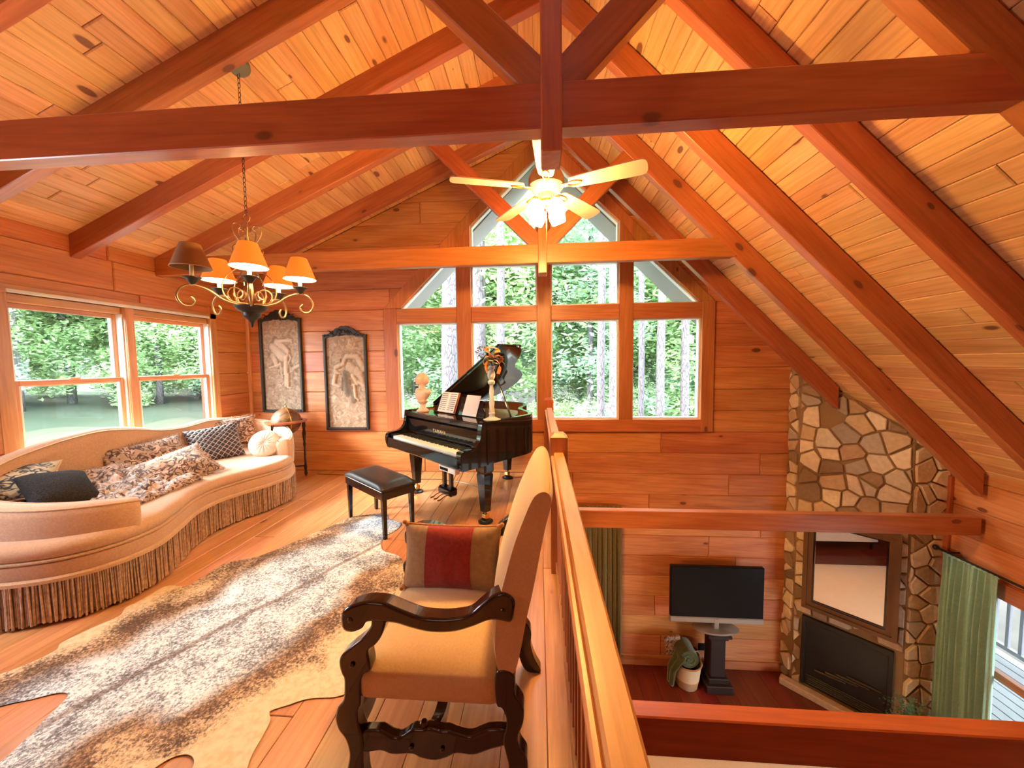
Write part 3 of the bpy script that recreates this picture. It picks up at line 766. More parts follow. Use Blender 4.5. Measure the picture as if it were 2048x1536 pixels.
# diagonal face frame: local x along the face, local -y outward
dgx = Vector((1, -1, 0)).normalized()
MD = Matrix(((dgx.x, .7071, 0, CB[0]), (dgx.y, .7071, 0, CB[1]), (0, 0, 1, 0), (0, 0, 0, 1)))
fi = put('firebox', G().box(.11, .92, -.03, .05, H2+.10, -1.80, MD), M['black'], ch)
put('firebox_frame', G().cbox(.10, .93, -.05, 0, -1.84, -1.78, .004, MD).cbox(.10, .14, -.05, 0, H2+.1, -1.84, .004, MD).cbox(.89, .93, -.05, 0, H2+.1, -1.84, .004, MD), M['iron'], ch)
for k in range(5): put('louver', G().cbox(.16, .87, -.045, -.02, H2+.13+k*.026, H2+.145+k*.026, .003, MD), M['iron'], ch)
for k in range(4): put('log', G().tube([MD @ Vector((.25+.1*k, -.035, -2.45+.04*k)), MD @ Vector((.55+.1*k, -.035, -2.42+.03*k))], .022, 8), M['dkwood'], ch)
put('hearth_curb', G().cbox(-.10, 1.10, -.16, -.05, H2, H2+.09, .01, MD), M['stone'], ch)
mr = thing('mirror', 'large square mirror in a stepped brown wooden frame on the stone fireplace', 'mirror', tuple(MD @ Vector((.5, -.06, -1.62))))
MMi = MD @ Matrix.Translation((0, -.055, 0))
def ringbox(g, x0, x1, z0, z1, w, y0, y1, Mx, c=.005):
    for poly in ([(x0, z0), (x1, z0), (x1-w, z0+w), (x0+w, z0+w)], [(x1, z0), (x1, z1), (x1-w, z1-w), (x1-w, z0+w)], [(x1, z1), (x0, z1), (x0+w, z1-w), (x1-w, z1-w)], [(x0, z1), (x0, z0), (x0+w, z0+w), (x0+w, z1-w)]):
        g.prism(poly, y0, y1, 'y', Mx)
    return g
MX0, MX1, MZ0, MZ1 = .10, .95, -1.62, -.39
put('frame_outer', ringbox(G(), MX0, MX1, MZ0, MZ1, .045, -.075, 0, MMi), M['mirrorwood'], mr)
put('frame_inner', ringbox(G(), MX0+.045, MX1-.045, MZ0+.045, MZ1-.045, .05, -.055, 0, MMi), M['mirrorwood'], mr)
put('frame_lip', ringbox(G(), MX0+.095, MX1-.095, MZ0+.095, MZ1-.095, .018, -.045, 0, MMi), M['mahog'], mr)
put('mirror_glass', G().box(MX0+.11, MX1-.11, -.03, -.02, MZ0+.11, MZ1-.11, MMi), M['mirror'], mr)

# ------------------------------------------------------------------ loft railing
rl = thing('loft_railing', 'wooden loft railing with square balusters along the open edge', 'railing', (.14, 2.6, 0))
def newel(y, zt, w=.125, x=.14, z0=-.26):
    g = G(); h = w/2; c = .028
    prof = [(h, z0), (h, zt-c), (h-c, zt)]
    v = []; 
    for r, z in prof: v += [(x-r, y-r, z), (x+r, y-r, z), (x+r, y+r, z), (x-r, y+r, z)]
    f = [(0, 3, 2, 1), (8, 9, 10, 11)]
    for k in (0, 4): f += [(k+i, k+(i+1) % 4, k+4+(i+1) % 4, k+4+i) for i in range(4)]
    # grain upright: local x = world z
    Mx = Matrix(((0, 1, 0, x), (0, 0, 1, y), (1, 0, 0, 0), (0, 0, 0, 1)))
    g.add(v, f); return put('newel_post', g, M['beam'], rl, Mx)
newel(2.675, 1.055, .125, .145); newel(4.99, 1.085, .13, .135); newel(-.55, 1.055, .125, .145)
def handrail(y0, y1, x, z):
    board('handrail', M['rail'], rl, (x, y0, z-.02), (x, y1, z-.02), (0, 0, 1), .072, .04, .007)
    board('rail_moulding', M['rail'], rl, (x-.046, y0, z-.038), (x-.046, y1, z-.038), (0, 0, 1), .022, .03, .006)
    board('under_rail', M['rail'], rl, (x, y0, z-.065), (x, y1, z-.065), (0, 0, 1), .045, .05, .004)
    board('bottom_rail', M['rail'], rl, (x, y0, .075), (x, y1, .075), (0, 0, 1), .05, .04, .004)
handrail(-.49, 2.612, .142, .92); handrail(2.738, 4.925, .142, .955)
bal = None
for y in [i*.105-.38 for i in range(29)]+[2.85+i*.105 for i in range(20)]:
    if bal is None: bal = board('baluster', M['beam'], rl, (.142, y, .095), (.142, y, .835), (0, 1, 0), .032, .032, .003); y0_ = y
    else:
        c = bal.copy(); COL.objects.link(c); c.matrix_basis = Matrix.Translation((0, y-y0_, 0)) @ bal.matrix_basis

# ------------------------------------------------------------------ grand piano
PO = Vector((-.552, 3.394, 0)); PU = Vector((.756, -.654, 0)); PV = Vector((.654, .756, 0))
pn = thing('grand_piano', 'black baby grand piano with raised lid in front of the gable window', 'piano', tuple(PO), -math.atan2(.654, .756))
MP = Matrix(((PU.x, PV.x, 0, PO.x), (PU.y, PV.y, 0, PO.y), (0, 0, 1, 0), (0, 0, 0, 1)))
def pb(name, x0, x1, y0, y1, z0, z1, mat='piano', par=None, c=.004):
    return put(name, G().cbox(x0, x1, y0, y1, z0, z1, c, MP), M[mat], par or pn)
UL, UR = -1.40, .065
out = [(UR, .0), (UR, .45), (UR-.005, .60), (UR-.05, .72), (-.16, .84), (-.32, .92), (-.44, 1.04), (-.52, 1.20), (-.64, 1.34), (-.85, 1.43), (-1.10, 1.42), (-1.30, 1.32), (UL, 1.12), (UL, .6), (UL, .0)]
cur = out[:2]+smooth_curve(out[1:13], 5, False)+out[13:]
def offs(pts, d):
    r = []
    for i, p in enumerate(pts):
        a = Vector(pts[max(i-1, 0)]); b = Vector(pts[min(i+1, len(pts)-1)]); t = (b-a).normalized(); r.append((p[0]-t.y*d, p[1]+t.x*d))
    return r
inn = offs(cur, .045); n = len(cur); g = G()
v = []
for pts, z in ((cur, .62), (cur, 1.02), (inn, 1.02), (inn, .62)): v += [MP @ Vector((p[0], p[1], z)) for p in pts]
f = []
for k in range(4):
    for i in range(n-1): f.append((k*n+i, k*n+i+1, ((k+1) % 4)*n+i+1, ((k+1) % 4)*n+i))
f += [(0, n, 2*n, 3*n), (n-1, 4*n-1, 3*n-1, 2*n-1)]
put('rim', g.add(v, f), M['piano'], pn, smooth=40)
M['pianowood'] = wood('piano_inner_wood', (.22, .05, .015), (.42, .13, .04), knots=0)
g = G(); i2 = offs(cur, .05)
v = []
for pts, z in ((offs(cur, .047), .90), (offs(cur, .047), 1.012), (offs(cur, .052), 1.012), (offs(cur, .052), .90)): v += [MP @ Vector((p[0], p[1], z)) for p in pts]
f = []
for k in range(4):
    for i in range(n-1): f.append((k*n+i, k*n+i+1, ((k+1) % 4)*n+i+1, ((k+1) % 4)*n+i))
put('inner_rim', g.add(v, f), M['pianowood'], pn)
put('soundboard', G().prism(offs(cur, .05), .84, .86, 'z', MP), M['pianowood'], pn)
put('iron_plate', G().prism([p for p in offs(cur, .09)], .90, .915, 'z', MP), M['bronze'], pn)
g = G()
for i in range(60):
    u = -1.30+i*.0225; a = min(1.25, 1.30-(u+1.3)*.62); g.tube([MP @ Vector((u, .25, .93)), MP @ Vector((u+.02, .25+a*.8, .93))], .0015, 4)
tag(put('strings', g, M['brass'], pn), kind='stuff')
put('bottom', G().prism(offs(cur, .01), .60, .625, 'z', MP), M['piano'], pn)
prof = smooth_curve([(-.30, .66), (-.305, .72), (-.29, .765), (-.24, .782), (-.15, .79), (-.09, .825), (-.065, .88), (-.055, .95), (-.04, 1.01), (-.02, 1.02)], 4, False)+[(.02, 1.02), (.02, .60), (-.28, .60)]
for a, b in ((UL, UL+.055), (UR-.055, UR)): put('cheek', G().prism(prof, a, b, 'x', MP), M['piano'], pn, smooth=35)
pb('keybed', UL+.05, UR-.05, -.27, .05, .60, .70); pb('key_slip', UL+.05, UR-.05, -.30, -.268, .62, .725)
pb('key_block', UL+.055, UL+.115, -.265, -.04, .70, .765); pb('key_block', UR-.115, UR-.055, -.265, -.04, .70, .765)
pb('back_rail', UL+.05, UR-.05, .0, .05, .60, 1.0)
K0, K1 = UL+.12, UR-.12; kw = (K1-K0)/52
g = G(); gb = G()
for i in range(52):
    g.cbox(K0+i*kw+.0006, K0+(i+1)*kw-.0006, -.26, -.045, .715, .745, .002, MP)
    if (i % 7) in (0, 2, 3, 5, 6) and i < 51: gb.cbox(K0+(i+1)*kw-.0055, K0+(i+1)*kw+.0055, -.17, -.045, .745, .757, .002, MP)
tag(put('white_keys', g, M['ivory'], pn), kind='stuff'); tag(put('black_keys', gb, M['black'], pn), kind='stuff')
fbM = MP @ Matrix.Translation((0, -.025, .762)) @ Matrix.Rotation(radians(2), 4, 'X')
fb = put('fallboard', G().cbox(UL+.056, UR-.056, -.006, .014, 0, .165, .004, fbM), M['piano'], pn)
put('fallboard_strip', G().cbox(UL+.06, UR-.06, -.012, -.004, 0, .012, .002, fbM), M['mahog'], fb)
def text(body, size, Mx, mat, par, name='lettering', ext=.001, sx=1.0):
    c = bpy.data.curves.new(name, 'FONT'); c.body = body; c.size = size; c.extrude = ext; c.align_x = 'CENTER'; c.align_y = 'CENTER'; c.resolution_u = 2; c.space_character = 1.25
    o = bpy.data.objects.new('tmp_text', c); COL.objects.link(o); dg = bpy.context.evaluated_depsgraph_get(); dg.update()
    me = bpy.data.meshes.new_from_object(o.evaluated_get(dg)); bpy.data.objects.remove(o)
    me.materials.clear(); me.materials.append(mat)
    for v_ in me.vertices: v_.co.x *= sx
    r = bpy.data.objects.new(name, me); COL.objects.link(r); r.parent = par; r.matrix_basis = WM[par].inverted() @ Mx; WM[r] = Mx; return r
M['gilt'], _, _ = newmat('gilt_letters', (.9, .75, .5), .4, .3)
text('YAMAHA', .052, fbM @ Matrix.Translation(((UL+UR)/2, -.008, .075)) @ Matrix.Rotation(radians(90), 4, 'X'), M['gilt'], fb, 'lettering', .0015, 1.0)
pb('music_shelf', UL+.056, UR-.056, -.045, .24, .985, 1.005); pb('shelf_edge', UL+.056, UR-.056, -.052, -.030, .95, .99)
dm = MP @ Matrix.Translation((0, .17, 1.008)) @ Matrix.Rotation(radians(-20), 4, 'X')
desk = smooth_curve([(-1.08, .0), (-1.07, .06), (-1.02, .12), (-1.02, .17), (-.97, .185), (-.90, .175), (-.80, .195), (-.62, .205), (-.44, .195), (-.34, .175), (-.27, .185), (-.22, .17), (-.22, .12), (-.17, .06), (-.16, .0)], 4, False)
put('music_desk', G().prism(desk, 0, .014, 'y', dm), M['piano'], pn)
# raised lid, hinged on the bass side, and the prop
LA = radians(29.0)
lm = MP @ Matrix.Translation((UL, 0, 1.03)) @ Matrix.Rotation(-LA, 4, 'Y')
lid = [(p[0]-UL+.0, p[1]) for p in cur if p[1] > .36]; lid = [(UR-UL+.01, .36)]+lid+[(0, .36)]
lid = [(max(p[0]*1.01, 0), p[1]+.01) for p in lid]
put('lid', G().prism(lid, 0, .022, 'z', lm), M['piano'], pn, smooth=30)
put('folded_lid_flap', G().cbox(.02, 1.46, .36, .72, .024, .044, .004, lm), M['piano'], pn)
put('lid_hinge', G().tube([lm @ Vector((.0, .36, -.004)), lm @ Vector((.0, 1.2, -.004))], .006, 6), M['brass'], pn)
pr0 = MP @ Vector((UR-.05, .42, .95)); pr1 = lm @ Vector((1.12, .52, 0))
put('lid_prop', G().tube([pr0, pr1], .012, 8), M['piano'], pn)
def tleg(u, v_, toward=1):
    g = G(); v = []; prof = [(.062, .62), (.062, .52), (.052, .50), (.058, .48), (.036, .12), (.036, .115)]
    for r, z in prof: v += [MP @ Vector((u+a*r, v_+b_*r, z)) for a, b_ in ((-1, -1), (1, -1), (1, 1), (-1, 1))]
    m = len(prof); f = [(0, 1, 2, 3), (4*m-1, 4*m-2, 4*m-3, 4*m-4)]
    for k in range(m-1): f += [(4*k+i, 4*k+4+i, 4*k+4+(i+1) % 4, 4*k+(i+1) % 4) for i in range(4)]
    l = put('leg', g.add(v, f), M['piano'], pn)
    c = MP @ Vector((u, v_, 0))
    put('caster', G().tube([c+Vector((0, 0, .12)), c+Vector((0, 0, .075))], .014, 8).tube([c+Vector((-.02, .012, .062)), c+Vector((.02, -.012, .062))], .034, 12), M['brass'], l)
    put('caster_cup', G().lathe([(.072, 0.003), (.075, .015), (.05, .022), (.045, .03), (.02, .03)], 20, c), M['black'], l, smooth=40)
tleg(-.03, .06); tleg(-1.29, .03); tleg(-.85, 1.16)
ly = put('lyre', G().cbox(-.78, -.735, .06, .10, .20, .60, .004, MP).cbox(-.655, -.61, .06, .10, .20, .60, .004, MP).cbox(-.83, -.56, .03, .13, .56, .61, .01, MP), M['piano'], pn)
put('pedal_box', G().cbox(-.82, -.57, .02, .13, .11, .20, .02, MP), M['piano'], pn)
for u in (-.765, -.695, -.625):
    put('pedal', G().tube([MP @ Vector((u, .03, .13)), MP @ Vector((u, -.03, .12)), MP @ Vector((u, -.07, .10)), MP @ Vector((u, -.11, .10))], [.006, .006, .009, .011], 6), M['brass'], pn)
put('lyre_rod', G().tube([MP @ Vector((-.72, .12, .16)), MP @ Vector((-.72, .42, .60))], .006, 6), M['brass'], pn)
put('lyre_rod', G().tube([MP @ Vector((-.62, .12, .16)), MP @ Vector((-.62, .42, .60))], .006, 6), M['brass'], pn)
cu = tag(pb('control_unit', -.31, -.045, -.285, -.23, .548, .600, 'ivory', None), None)
put('display', G().box(-.29, -.16, -.288, -.284, .562, .588, MP), M['screen'], pn)
# things on the piano
bk = thing('music_book', 'open music book leaning on the piano music desk', 'book', tuple(MP @ Vector((-.78, .14, 1.01))))
bm_ = dm @ Matrix.Translation((-.80, -.014, .004))
def page(name, s_):
    g = G(); v = []; 
    for i in range(7):
        t = i/6; x = s_*t*.155; y = -.018*sin(pi*min(1, t*1.2))*.6-.004-.02*t
        v += [bm_ @ Vector((x, y, 0)), bm_ @ Vector((x, y+.006*t, .235))]
    for i in range(6): g.f.append((2*i, 2*i+2, 2*i+3, 2*i+1))
    g.v = v; return put(name, g, M['paper'], bk, smooth=60)
page('page', -1); page('page', 1)
put('book_cover', G().cbox(-.16, .16, -.003, .006, -.004, .24, .002, bm_), M['copper'], bk)
g = G()
for s_ in (-1, 1):
    for r in range(9):
        z = .025+r*.023; g.box(s_*.02, s_*.14, -.0235, -.023, z, z+.006, bm_)
tag(put('music_lines', g, M['iron'], bk), kind='stuff')
sm = thing('sheet_music', 'pale sheet of music standing at the right end of the music desk', 'sheet music', tuple(MP @ Vector((-.42, .14, 1.01))))
sb = dm @ Matrix.Translation((-.40, -.010, .004))
put('sheet', G().cbox(-.115, .115, -.002, .0, 0, .225, .001, sb), M['paper'], sm); put('sheet_back', G().cbox(-.10, .12, .001, .003, 0, .228, .001, sb), M['paper'], sm)

def remeshed(name, parts, mat, parent, vox=.006):
    g = G()
    for p in parts: g.ball(*p)
    o = put(name, g, mat, parent); m = o.modifiers.new('r', 'REMESH'); m.mode = 'VOXEL'; m.voxel_size = vox; m.use_smooth_shade = True
    s_ = o.modifiers.new('s', 'SMOOTH'); s_.iterations = 3; s_.factor = .5
    return o
bc = MP @ Vector((-1.15, .06, 1.0075))
bu = thing('composer_bust', 'small pinkish marble bust of a composer on the left end of the piano', 'bust', tuple(bc))
put('socle', G().lathe([(.055, 0), (.058, .012), (.045, .022), (.028, .04), (.026, .07), (.045, .085), (.05, .10), (.04, .105)], 24, bc), M['marble'], bu, smooth=40)
hx = lambda x, y, z: bc+PU*x+PV*y+Vector((0, 0, z))
RB = Matrix.Rotation(-math.atan2(.654, .756), 3, 'Z')
remeshed('figure', [(hx(0, .01, .17), (.088, .05, .055), RB), (hx(0, .0, .13), (.055, .04, .05), RB), (hx(-.01, -.02, .155), (.06, .04, .06), RB), (hx(-.005, 0, .235), (.028, .028, .05), RB),
    (hx(-.01, -.012, .30), (.040, .047, .055), RB), (hx(-.008, .008, .318), (.053, .05, .048), RB), (hx(.02, .022, .29), (.035, .035, .045), RB), (hx(-.035, .022, .29), (.03, .035, .04), RB),
    (hx(-.012, -.058, .292), (.009, .014, .014), RB), (hx(-.012, -.045, .262), (.02, .014, .014), RB), (hx(-.012, -.05, .276), (.014, .01, .006), RB), (hx(-.027, -.048, .308), (.012, .01, .007), RB), (hx(.006, -.048, .308), (.012, .01, .007), RB),
    (hx(-.008, -.045, .195), (.022, .022, .028), RB), (hx(.07, .01, .185), (.03, .04, .03), RB), (hx(-.075, .01, .185), (.03, .04, .03), RB)], M['marble'], bu, .0045)
for o_ in bu.children: o_.matrix_basis = Matrix.Scale(1.28, 4) @ o_.matrix_basis
cc = MP @ Vector((.01, .13, 1.0205))
cs = thing('crystal_candlestick', 'tall twisted crystal candlestick on the right corner of the piano', 'candlestick', tuple(cc))
put('foot', G().lathe([(.085, 0), (.088, .006), (.06, .016), (.03, .03), (.026, .05), (.034, .065), (.022, .08)], 28, cc), M['crystal'], cs, smooth=40)
g = G(); v = []; f = []; NS, NT = 24, 40
for i in range(NT+1):
    t = i/NT; z = .08+t*.26; r0 = .026-.008*t
    for k in range(NS): a = 2*pi*k/NS; rr = r0*(1+.16*cos(4*a+t*16)); v.append(cc+Vector((rr*cos(a), rr*sin(a), z)))
for i in range(NT):
    for k in range(NS): f.append((i*NS+k, i*NS+(k+1) % NS, (i+1)*NS+(k+1) % NS, (i+1)*NS+k))
f.append(tuple(range(NS))[::-1]); f.append(tuple(NT*NS+k for k in range(NS)))
put('twisted_stem', g.add(v, f), M['crystal'], cs, smooth=60)
put('cup', G().lathe([(.018, .34), (.034, .355), (.036, .375), (.022, .392), (.034, .41), (.040, .44), (.034, .475), (.024, .49), (.034, .50), (.036, .515), (.02, .53)], 20, cc), M['crystal'], cs, smooth=25)
bo = thing('ribbon_bow', 'copper and black ribbon bow with greenery tied at the candlestick top', 'bow', tuple(cc+Vector((0, 0, .55))))
def rib(pts, w, mat, name='ribbon_loop', nrm=None):
    pts = smooth_curve(pts, 5, False); g = G(); v = []
    cn = Vector((.45, -.85, 0)) if nrm is None else Vector(nrm)
    for i, p in enumerate(pts):
        a, b_ = Vector(pts[max(i-1, 0)]), Vector(pts[min(i+1, len(pts)-1)]); t = (b_-a).normalized(); sd_ = t.cross(Vector((0, 0, 1))+cn*.3).normalized()
        ny = t.cross(sd_).normalized()*.0012
        for s1, s2 in ((-1, -1), (1, -1), (1, 1), (-1, 1)): v.append(Vector(p)+sd_*w/2*s1+ny*s2)
    for i in range(len(pts)-1):
        for k in range(4): g.f.append((4*i+k, 4*i+(k+1) % 4, 4*i+4+(k+1) % 4, 4*i+4+k))
    g.f += [(3, 2, 1, 0), tuple(4*(len(pts)-1)+k for k in range(4))]
    g.v = v; return put(name, g, mat, bo, smooth=50)
b0 = cc+Vector((0, -.01, .60)); ri = Vector((.90, .43, 0)); up_ = Vector((0, 0, 1)); fr_ = Vector((.43, -.90, 0))
def B(a, b_, c_=0): return tuple(b0+ri*a+up_*b_+fr_*c_)
rib([B(0, 0, .02), B(-.03, .05, .05), B(-.06, .09, .03), B(.0, .11, .0), B(.06, .09, .01), B(.05, .04, .03), B(0, 0, .02)], .055, M['copper'])
rib([B(0, 0, .03), B(-.06, .02, .06), B(-.09, -.02, .04), B(-.075, -.06, .03), B(-.03, -.02, .03)], .04, M['copper'])
rib([B(0, 0, .03), B(.05, .03, .07), B(.09, .0, .05), B(.08, -.05, .02), B(.02, -.01, .02)], .045, M['copper'])
rib([B(.01, 0, .04), B(.05, -.03, .06), B(.07, -.09, .05), B(.055, -.15, .05)], .034, M['copper'], 'ribbon_tail')
rib([B(-.02, 0, .04), B(-.06, -.05, .05), B(-.065, -.10, .05), B(-.055, -.14, .05)], .03, M['copper'], 'ribbon_tail')
rib([B(0, .01, .05), B(-.03, -.02, .09), B(-.02, -.06, .08), B(.03, -.05, .06), B(.02, .0, .05)], .05, M['black'])
rib([B(.03, .04, .02), B(.07, .06, .06), B(.11, .03, .04), B(.09, -.01, .02), B(.04, .01, .02)], .05, M['black'])
rib([B(.08, .0, .02), B(.13, -.06, .03), B(.15, -.13, .02), B(.12, -.19, .02), B(.13, -.24, .02), B(.07, -.27, .03)], .026, M['black'], 'ribbon_tail')
g = G(); random.seed(5)
for i in range(60):
    a = random.uniform(0, 2*pi); rr = random.uniform(.03, .10); p = Vector(B(-.10+rr*cos(a)*.7, .05+rr*sin(a)*.6, random.uniform(0, .03)))
    d_ = Vector((random.uniform(-1, 1), random.uniform(-1, 1), random.uniform(-.4, 1))).normalized()*.035; w_ = d_.orthogonal().normalized()*.006
    g.add([p, p+d_*.5+w_, p+d_, p+d_*.5-w_], [(0, 1, 2, 3)])
M['sprig'], _, _ = newmat('dark_sprig', (.035, .045, .02), .8)
tag(put('sprig', g, M['sprig'], bo), kind='stuff')

# ------------------------------------------------------------------ piano bench
BP = [Vector((-1.978, 3.512, 0)), Vector((-1.406, 3.064, 0)), Vector((-1.194, 3.29, 0)), Vector((-1.766, 3.738, 0))]
bc_ = sum(BP, Vector())/4; bux = (BP[1]-BP[0]).normalized(); bvy = Vector((-bux.y, bux.x, 0))
bn = thing('piano_bench', 'black wooden piano bench with a padded black leather seat', 'bench', tuple(bc_), math.atan2(bux.y, bux.x))
MB2 = WM[bn]; hw = (BP[1]-BP[0]).length/2+.015; hd = (BP[2]-BP[1]).length/2+.015
def bb(name, *a, mat='piano', c=.004): return put(name, G().cbox(*a, c, MB2), M[mat], bn)
for a in (-1, 1):
    for b_ in (-1, 1):
        g = G(); v = []
        for r0, z in ((.014, 0), (.021, .36), (.021, .43)):
            cx, cy2 = a*(hw-.03)+a*.008*(1 if z == 0 else 0), b_*(hd-.03)
            v += [MB2 @ Vector((cx+i*r0, cy2+j*r0, z)) for i, j in ((-1, -1), (1, -1), (1, 1), (-1, 1))]
        f = [(3, 2, 1, 0), (8, 9, 10, 11)]
        for k in (0, 4): f += [(k+i, k+(i+1) % 4, k+4+(i+1) % 4, k+4+i) for i in range(4)]
        put('leg', g.add(v, f), M['piano'], bn)
bb('apron', -hw, hw, -hd, -hd+.02, .36, .435); bb('apron', -hw, hw, hd-.02, hd, .36, .435)
bb('apron', -hw, -hw+.02, -hd+.02, hd-.02, .36, .435); bb('apron', hw-.02, hw, -hd+.02, hd-.02, .36, .435)
bb('seat_frame', -hw-.01, hw+.01, -hd-.01, hd+.01, .435, .448)
g = G(); v = []; f = []; nx_, ny_ = 18, 12
for top in (1, 0):
    for j in range(ny_+1):
        for i in range(nx_+1):
            a, b_ = i/nx_*2-1, j/ny_*2-1; e = max(0, (1-abs(a)**7))*max(0, (1-abs(b_)**7)); z = .448+(.012+.040*e**.5 if top else 0)
            v.append(MB2 @ Vector((a*(hw+.008), b_*(hd+.008), z)))
N_ = (nx_+1)*(ny_+1)
for j in range(ny_):
    for i in range(nx_): q = j*(nx_+1)+i; f += [(q, q+1, q+nx_+2, q+nx_+1), (N_+q, N_+q+nx_+1, N_+q+nx_+2, N_+q+1)]
ring_ = [i for i in range(nx_+1)]+[(j+1)*(nx_+1)-1 for j in range(1, ny_+1)]+[ny_*(nx_+1)+i for i in range(nx_-1, -1, -1)]+[j*(nx_+1) for j in range(ny_-1, 0, -1)]
for i in range(len(ring_)): a, b_ = ring_[i], ring_[(i+1) % len(ring_)]; f.append((a, b_, N_+b_, N_+a))
put('seat_cushion', g.add(v, f), M['leather'], bn, smooth=50)

# ------------------------------------------------------------------ curved sofa
sf = thing('sofa', 'long serpentine tan sofa with bullion fringe under the left window', 'sofa', (-3.6, 3.2, 0))
base = [(-3.45, 1.80), (-3.16, 1.84), (-2.93, 1.94), (-2.79, 2.12), (-2.77, 2.36), (-2.88, 2.62), (-3.01, 2.88), (-3.06, 3.14), (-3.01, 3.38), (-2.92, 3.62), (-2.885, 3.85), (-2.95, 4.06), (-3.12, 4.32), (-3.38, 4.60), (-3.72, 4.78), (-4.06, 4.74), (-4.20, 4.45), (-4.22, 3.9), (-4.22, 3.2), (-4.22, 2.6), (-4.18, 2.15), (-4.02, 1.88), (-3.75, 1.80)]
bc2 = smooth_curve(base, 8)
def loop(pts, z): return [Vector((p[0], p[1], z)) for p in pts]
def inl(pts, d):
    n = len(pts); r = []
    for i, p in enumerate(pts):
        a, b_ = Vector(pts[i-1]), Vector(pts[(i+1) % n]); t = (b_-a).normalized(); r.append((p[0]-t.y*d, p[1]+t.x*d))
    return r
def loft(levels, cap=True):
    g = G(); n = len(levels[0]); v = [p for l in levels for p in l]; f = []
    for k in range(len(levels)-1):
        for i in range(n): f.append((k*n+i, k*n+(i+1) % n, (k+1)*n+(i+1) % n, (k+1)*n+i))
    if cap: f += [tuple(range(n))[::-1], tuple((len(levels)-1)*n+i for i in range(n))]
    return g.add(v, f)
put('skirt_base', loft([loop(inl(bc2, .035), .012), loop(inl(bc2, .03), .27)]), M['fringe'], sf, smooth=50)
put('lower_welt', loft([loop(inl(bc2, .012), .265), loop(inl(bc2, -.004), .272), loop(inl(bc2, -.004), .292), loop(inl(bc2, .012), .30)]), M['sofatrim'], sf, smooth=50)
put('seat_deck', loft([loop(inl(bc2, .02), .30), loop(inl(bc2, .012), .33), loop(inl(bc2, .012), .385), loop(inl(bc2, .03), .40)]), M['sofa'], sf, smooth=50)
put('upper_welt', loft([loop(inl(bc2, .022), .392), loop(inl(bc2, .008), .398), loop(inl(bc2, .008), .408), loop(inl(bc2, .022), .414)]), M['sofatrim'], sf, smooth=60)
put('seat_cushion', loft([loop(inl(bc2, .03), .41), loop(inl(bc2, .012), .425), loop(inl(bc2, .008), .46), loop(inl(bc2, .02), .49), loop(inl(bc2, .06), .507), loop(inl(bc2, .14), .515)]), M['sofa'], sf, smooth=60)
random.seed(11); g = G(); per = 0
pl_ = bc2; lens = [0]
for i in range(len(pl_)): lens.append(lens[-1]+(Vector(pl_[(i+1) % len(pl_)])-Vector(pl_[i])).length)
tot = lens[-1]*.74; s_ = 0; idx = 0
while s_ < tot:
    while lens[idx+1] < s_: idx += 1
    a, b_ = Vector(pl_[idx]), Vector(pl_[(idx+1) % len(pl_)]); t = (s_-lens[idx])/(lens[idx+1]-lens[idx]); p = a.lerp(b_, t); tn = (b_-a).normalized(); nn = Vector((tn.y, -tn.x))
    q = p+nn*random.uniform(-.012, .004); r = random.uniform(.004, .0065)
    sw = random.uniform(-.008, .008)
    g.tube([(q.x, q.y, .272), (q.x+tn.x*sw*.5, q.y+tn.y*sw*.5, .14), (q.x+tn.x*sw, q.y+tn.y*sw, random.uniform(.012, .03))], [r*.8, r, r*1.25], 5)
    s_ += .0105
tag(put('bullion_fringe', g, M['fringe'], sf, smooth=60), kind='stuff')
# back and arms: one upholstered band of changing height
path = [(-2.84, 2.30, .66), (-2.92, 2.17, .685), (-3.12, 2.05, .70), (-3.40, 2.0, .715), (-3.72, 2.02, .74), (-3.98, 2.13, .80), (-4.10, 2.36, .88), (-4.12, 2.66, .965), (-4.12, 3.0, 1.015), (-4.12, 3.3, .98), (-4.12, 3.6, .91), (-4.12, 3.85, .905), (-4.12, 4.1, .93), (-4.10, 4.36, .91), (-3.98, 4.56, .87), (-3.75, 4.66, .83), (-3.48, 4.56, .78), (-3.26, 4.36, .74), (-3.10, 4.16, .72), (-3.03, 4.02, .70)]
pth = smooth_curve(path, 5, False)
sec = [(-.075, 0), (-.085, .5), (-.082, .80), (-.070, .93), (-.04, .985), (0, 1.0), (.04, .985), (.070, .93), (.082, .80), (.085, .5), (.075, 0)]
def bandg(scale=1.0, z0=.40, lift=0):
    g = G(); v = []; n = len(sec)
    for i, p in enumerate(pth):
        a, b_ = Vector(pth[max(i-1, 0)][:2]), Vector(pth[min(i+1, len(pth)-1)][:2]); t = (b_-a).normalized(); nn = Vector((t.y, -t.x))
        e = min(1, min(i, len(pth)-1-i)/2+.6)
        for sx_, sz in sec: v.append(Vector((p[0]+nn.x*sx_*scale*e, p[1]+nn.y*sx_*scale*e, z0+(p[2]-z0)*sz+lift)))
    f = []
    for i in range(len(pth)-1):
        for k in range(n): f.append((i*n+k, i*n+(k+1) % n, (i+1)*n+(k+1) % n, (i+1)*n+k))
    f += [tuple(range(n)), tuple((len(pth)-1)*n+k for k in range(n))[::-1]]
    return g.add(v, f)
put('back_and_arms', bandg(), M['sofa'], sf, smooth=60)
g = G()
for off in (.066,):
    for s1 in (-1, 1):
        pp = []
        for i, p in enumerate(pth):
            a, b_ = Vector(pth[max(i-1, 0)][:2]), Vector(pth[min(i+1, len(pth)-1)][:2]); t = (b_-a).normalized(); nn = Vector((t.y, -t.x))
            pp.append((p[0]+nn.x*off*s1, p[1]+nn.y*off*s1, .40+(p[2]-.40)*.952))
        put('welt', G().tube(pp, .006, 6), M['sofatrim'], sf, smooth=60)

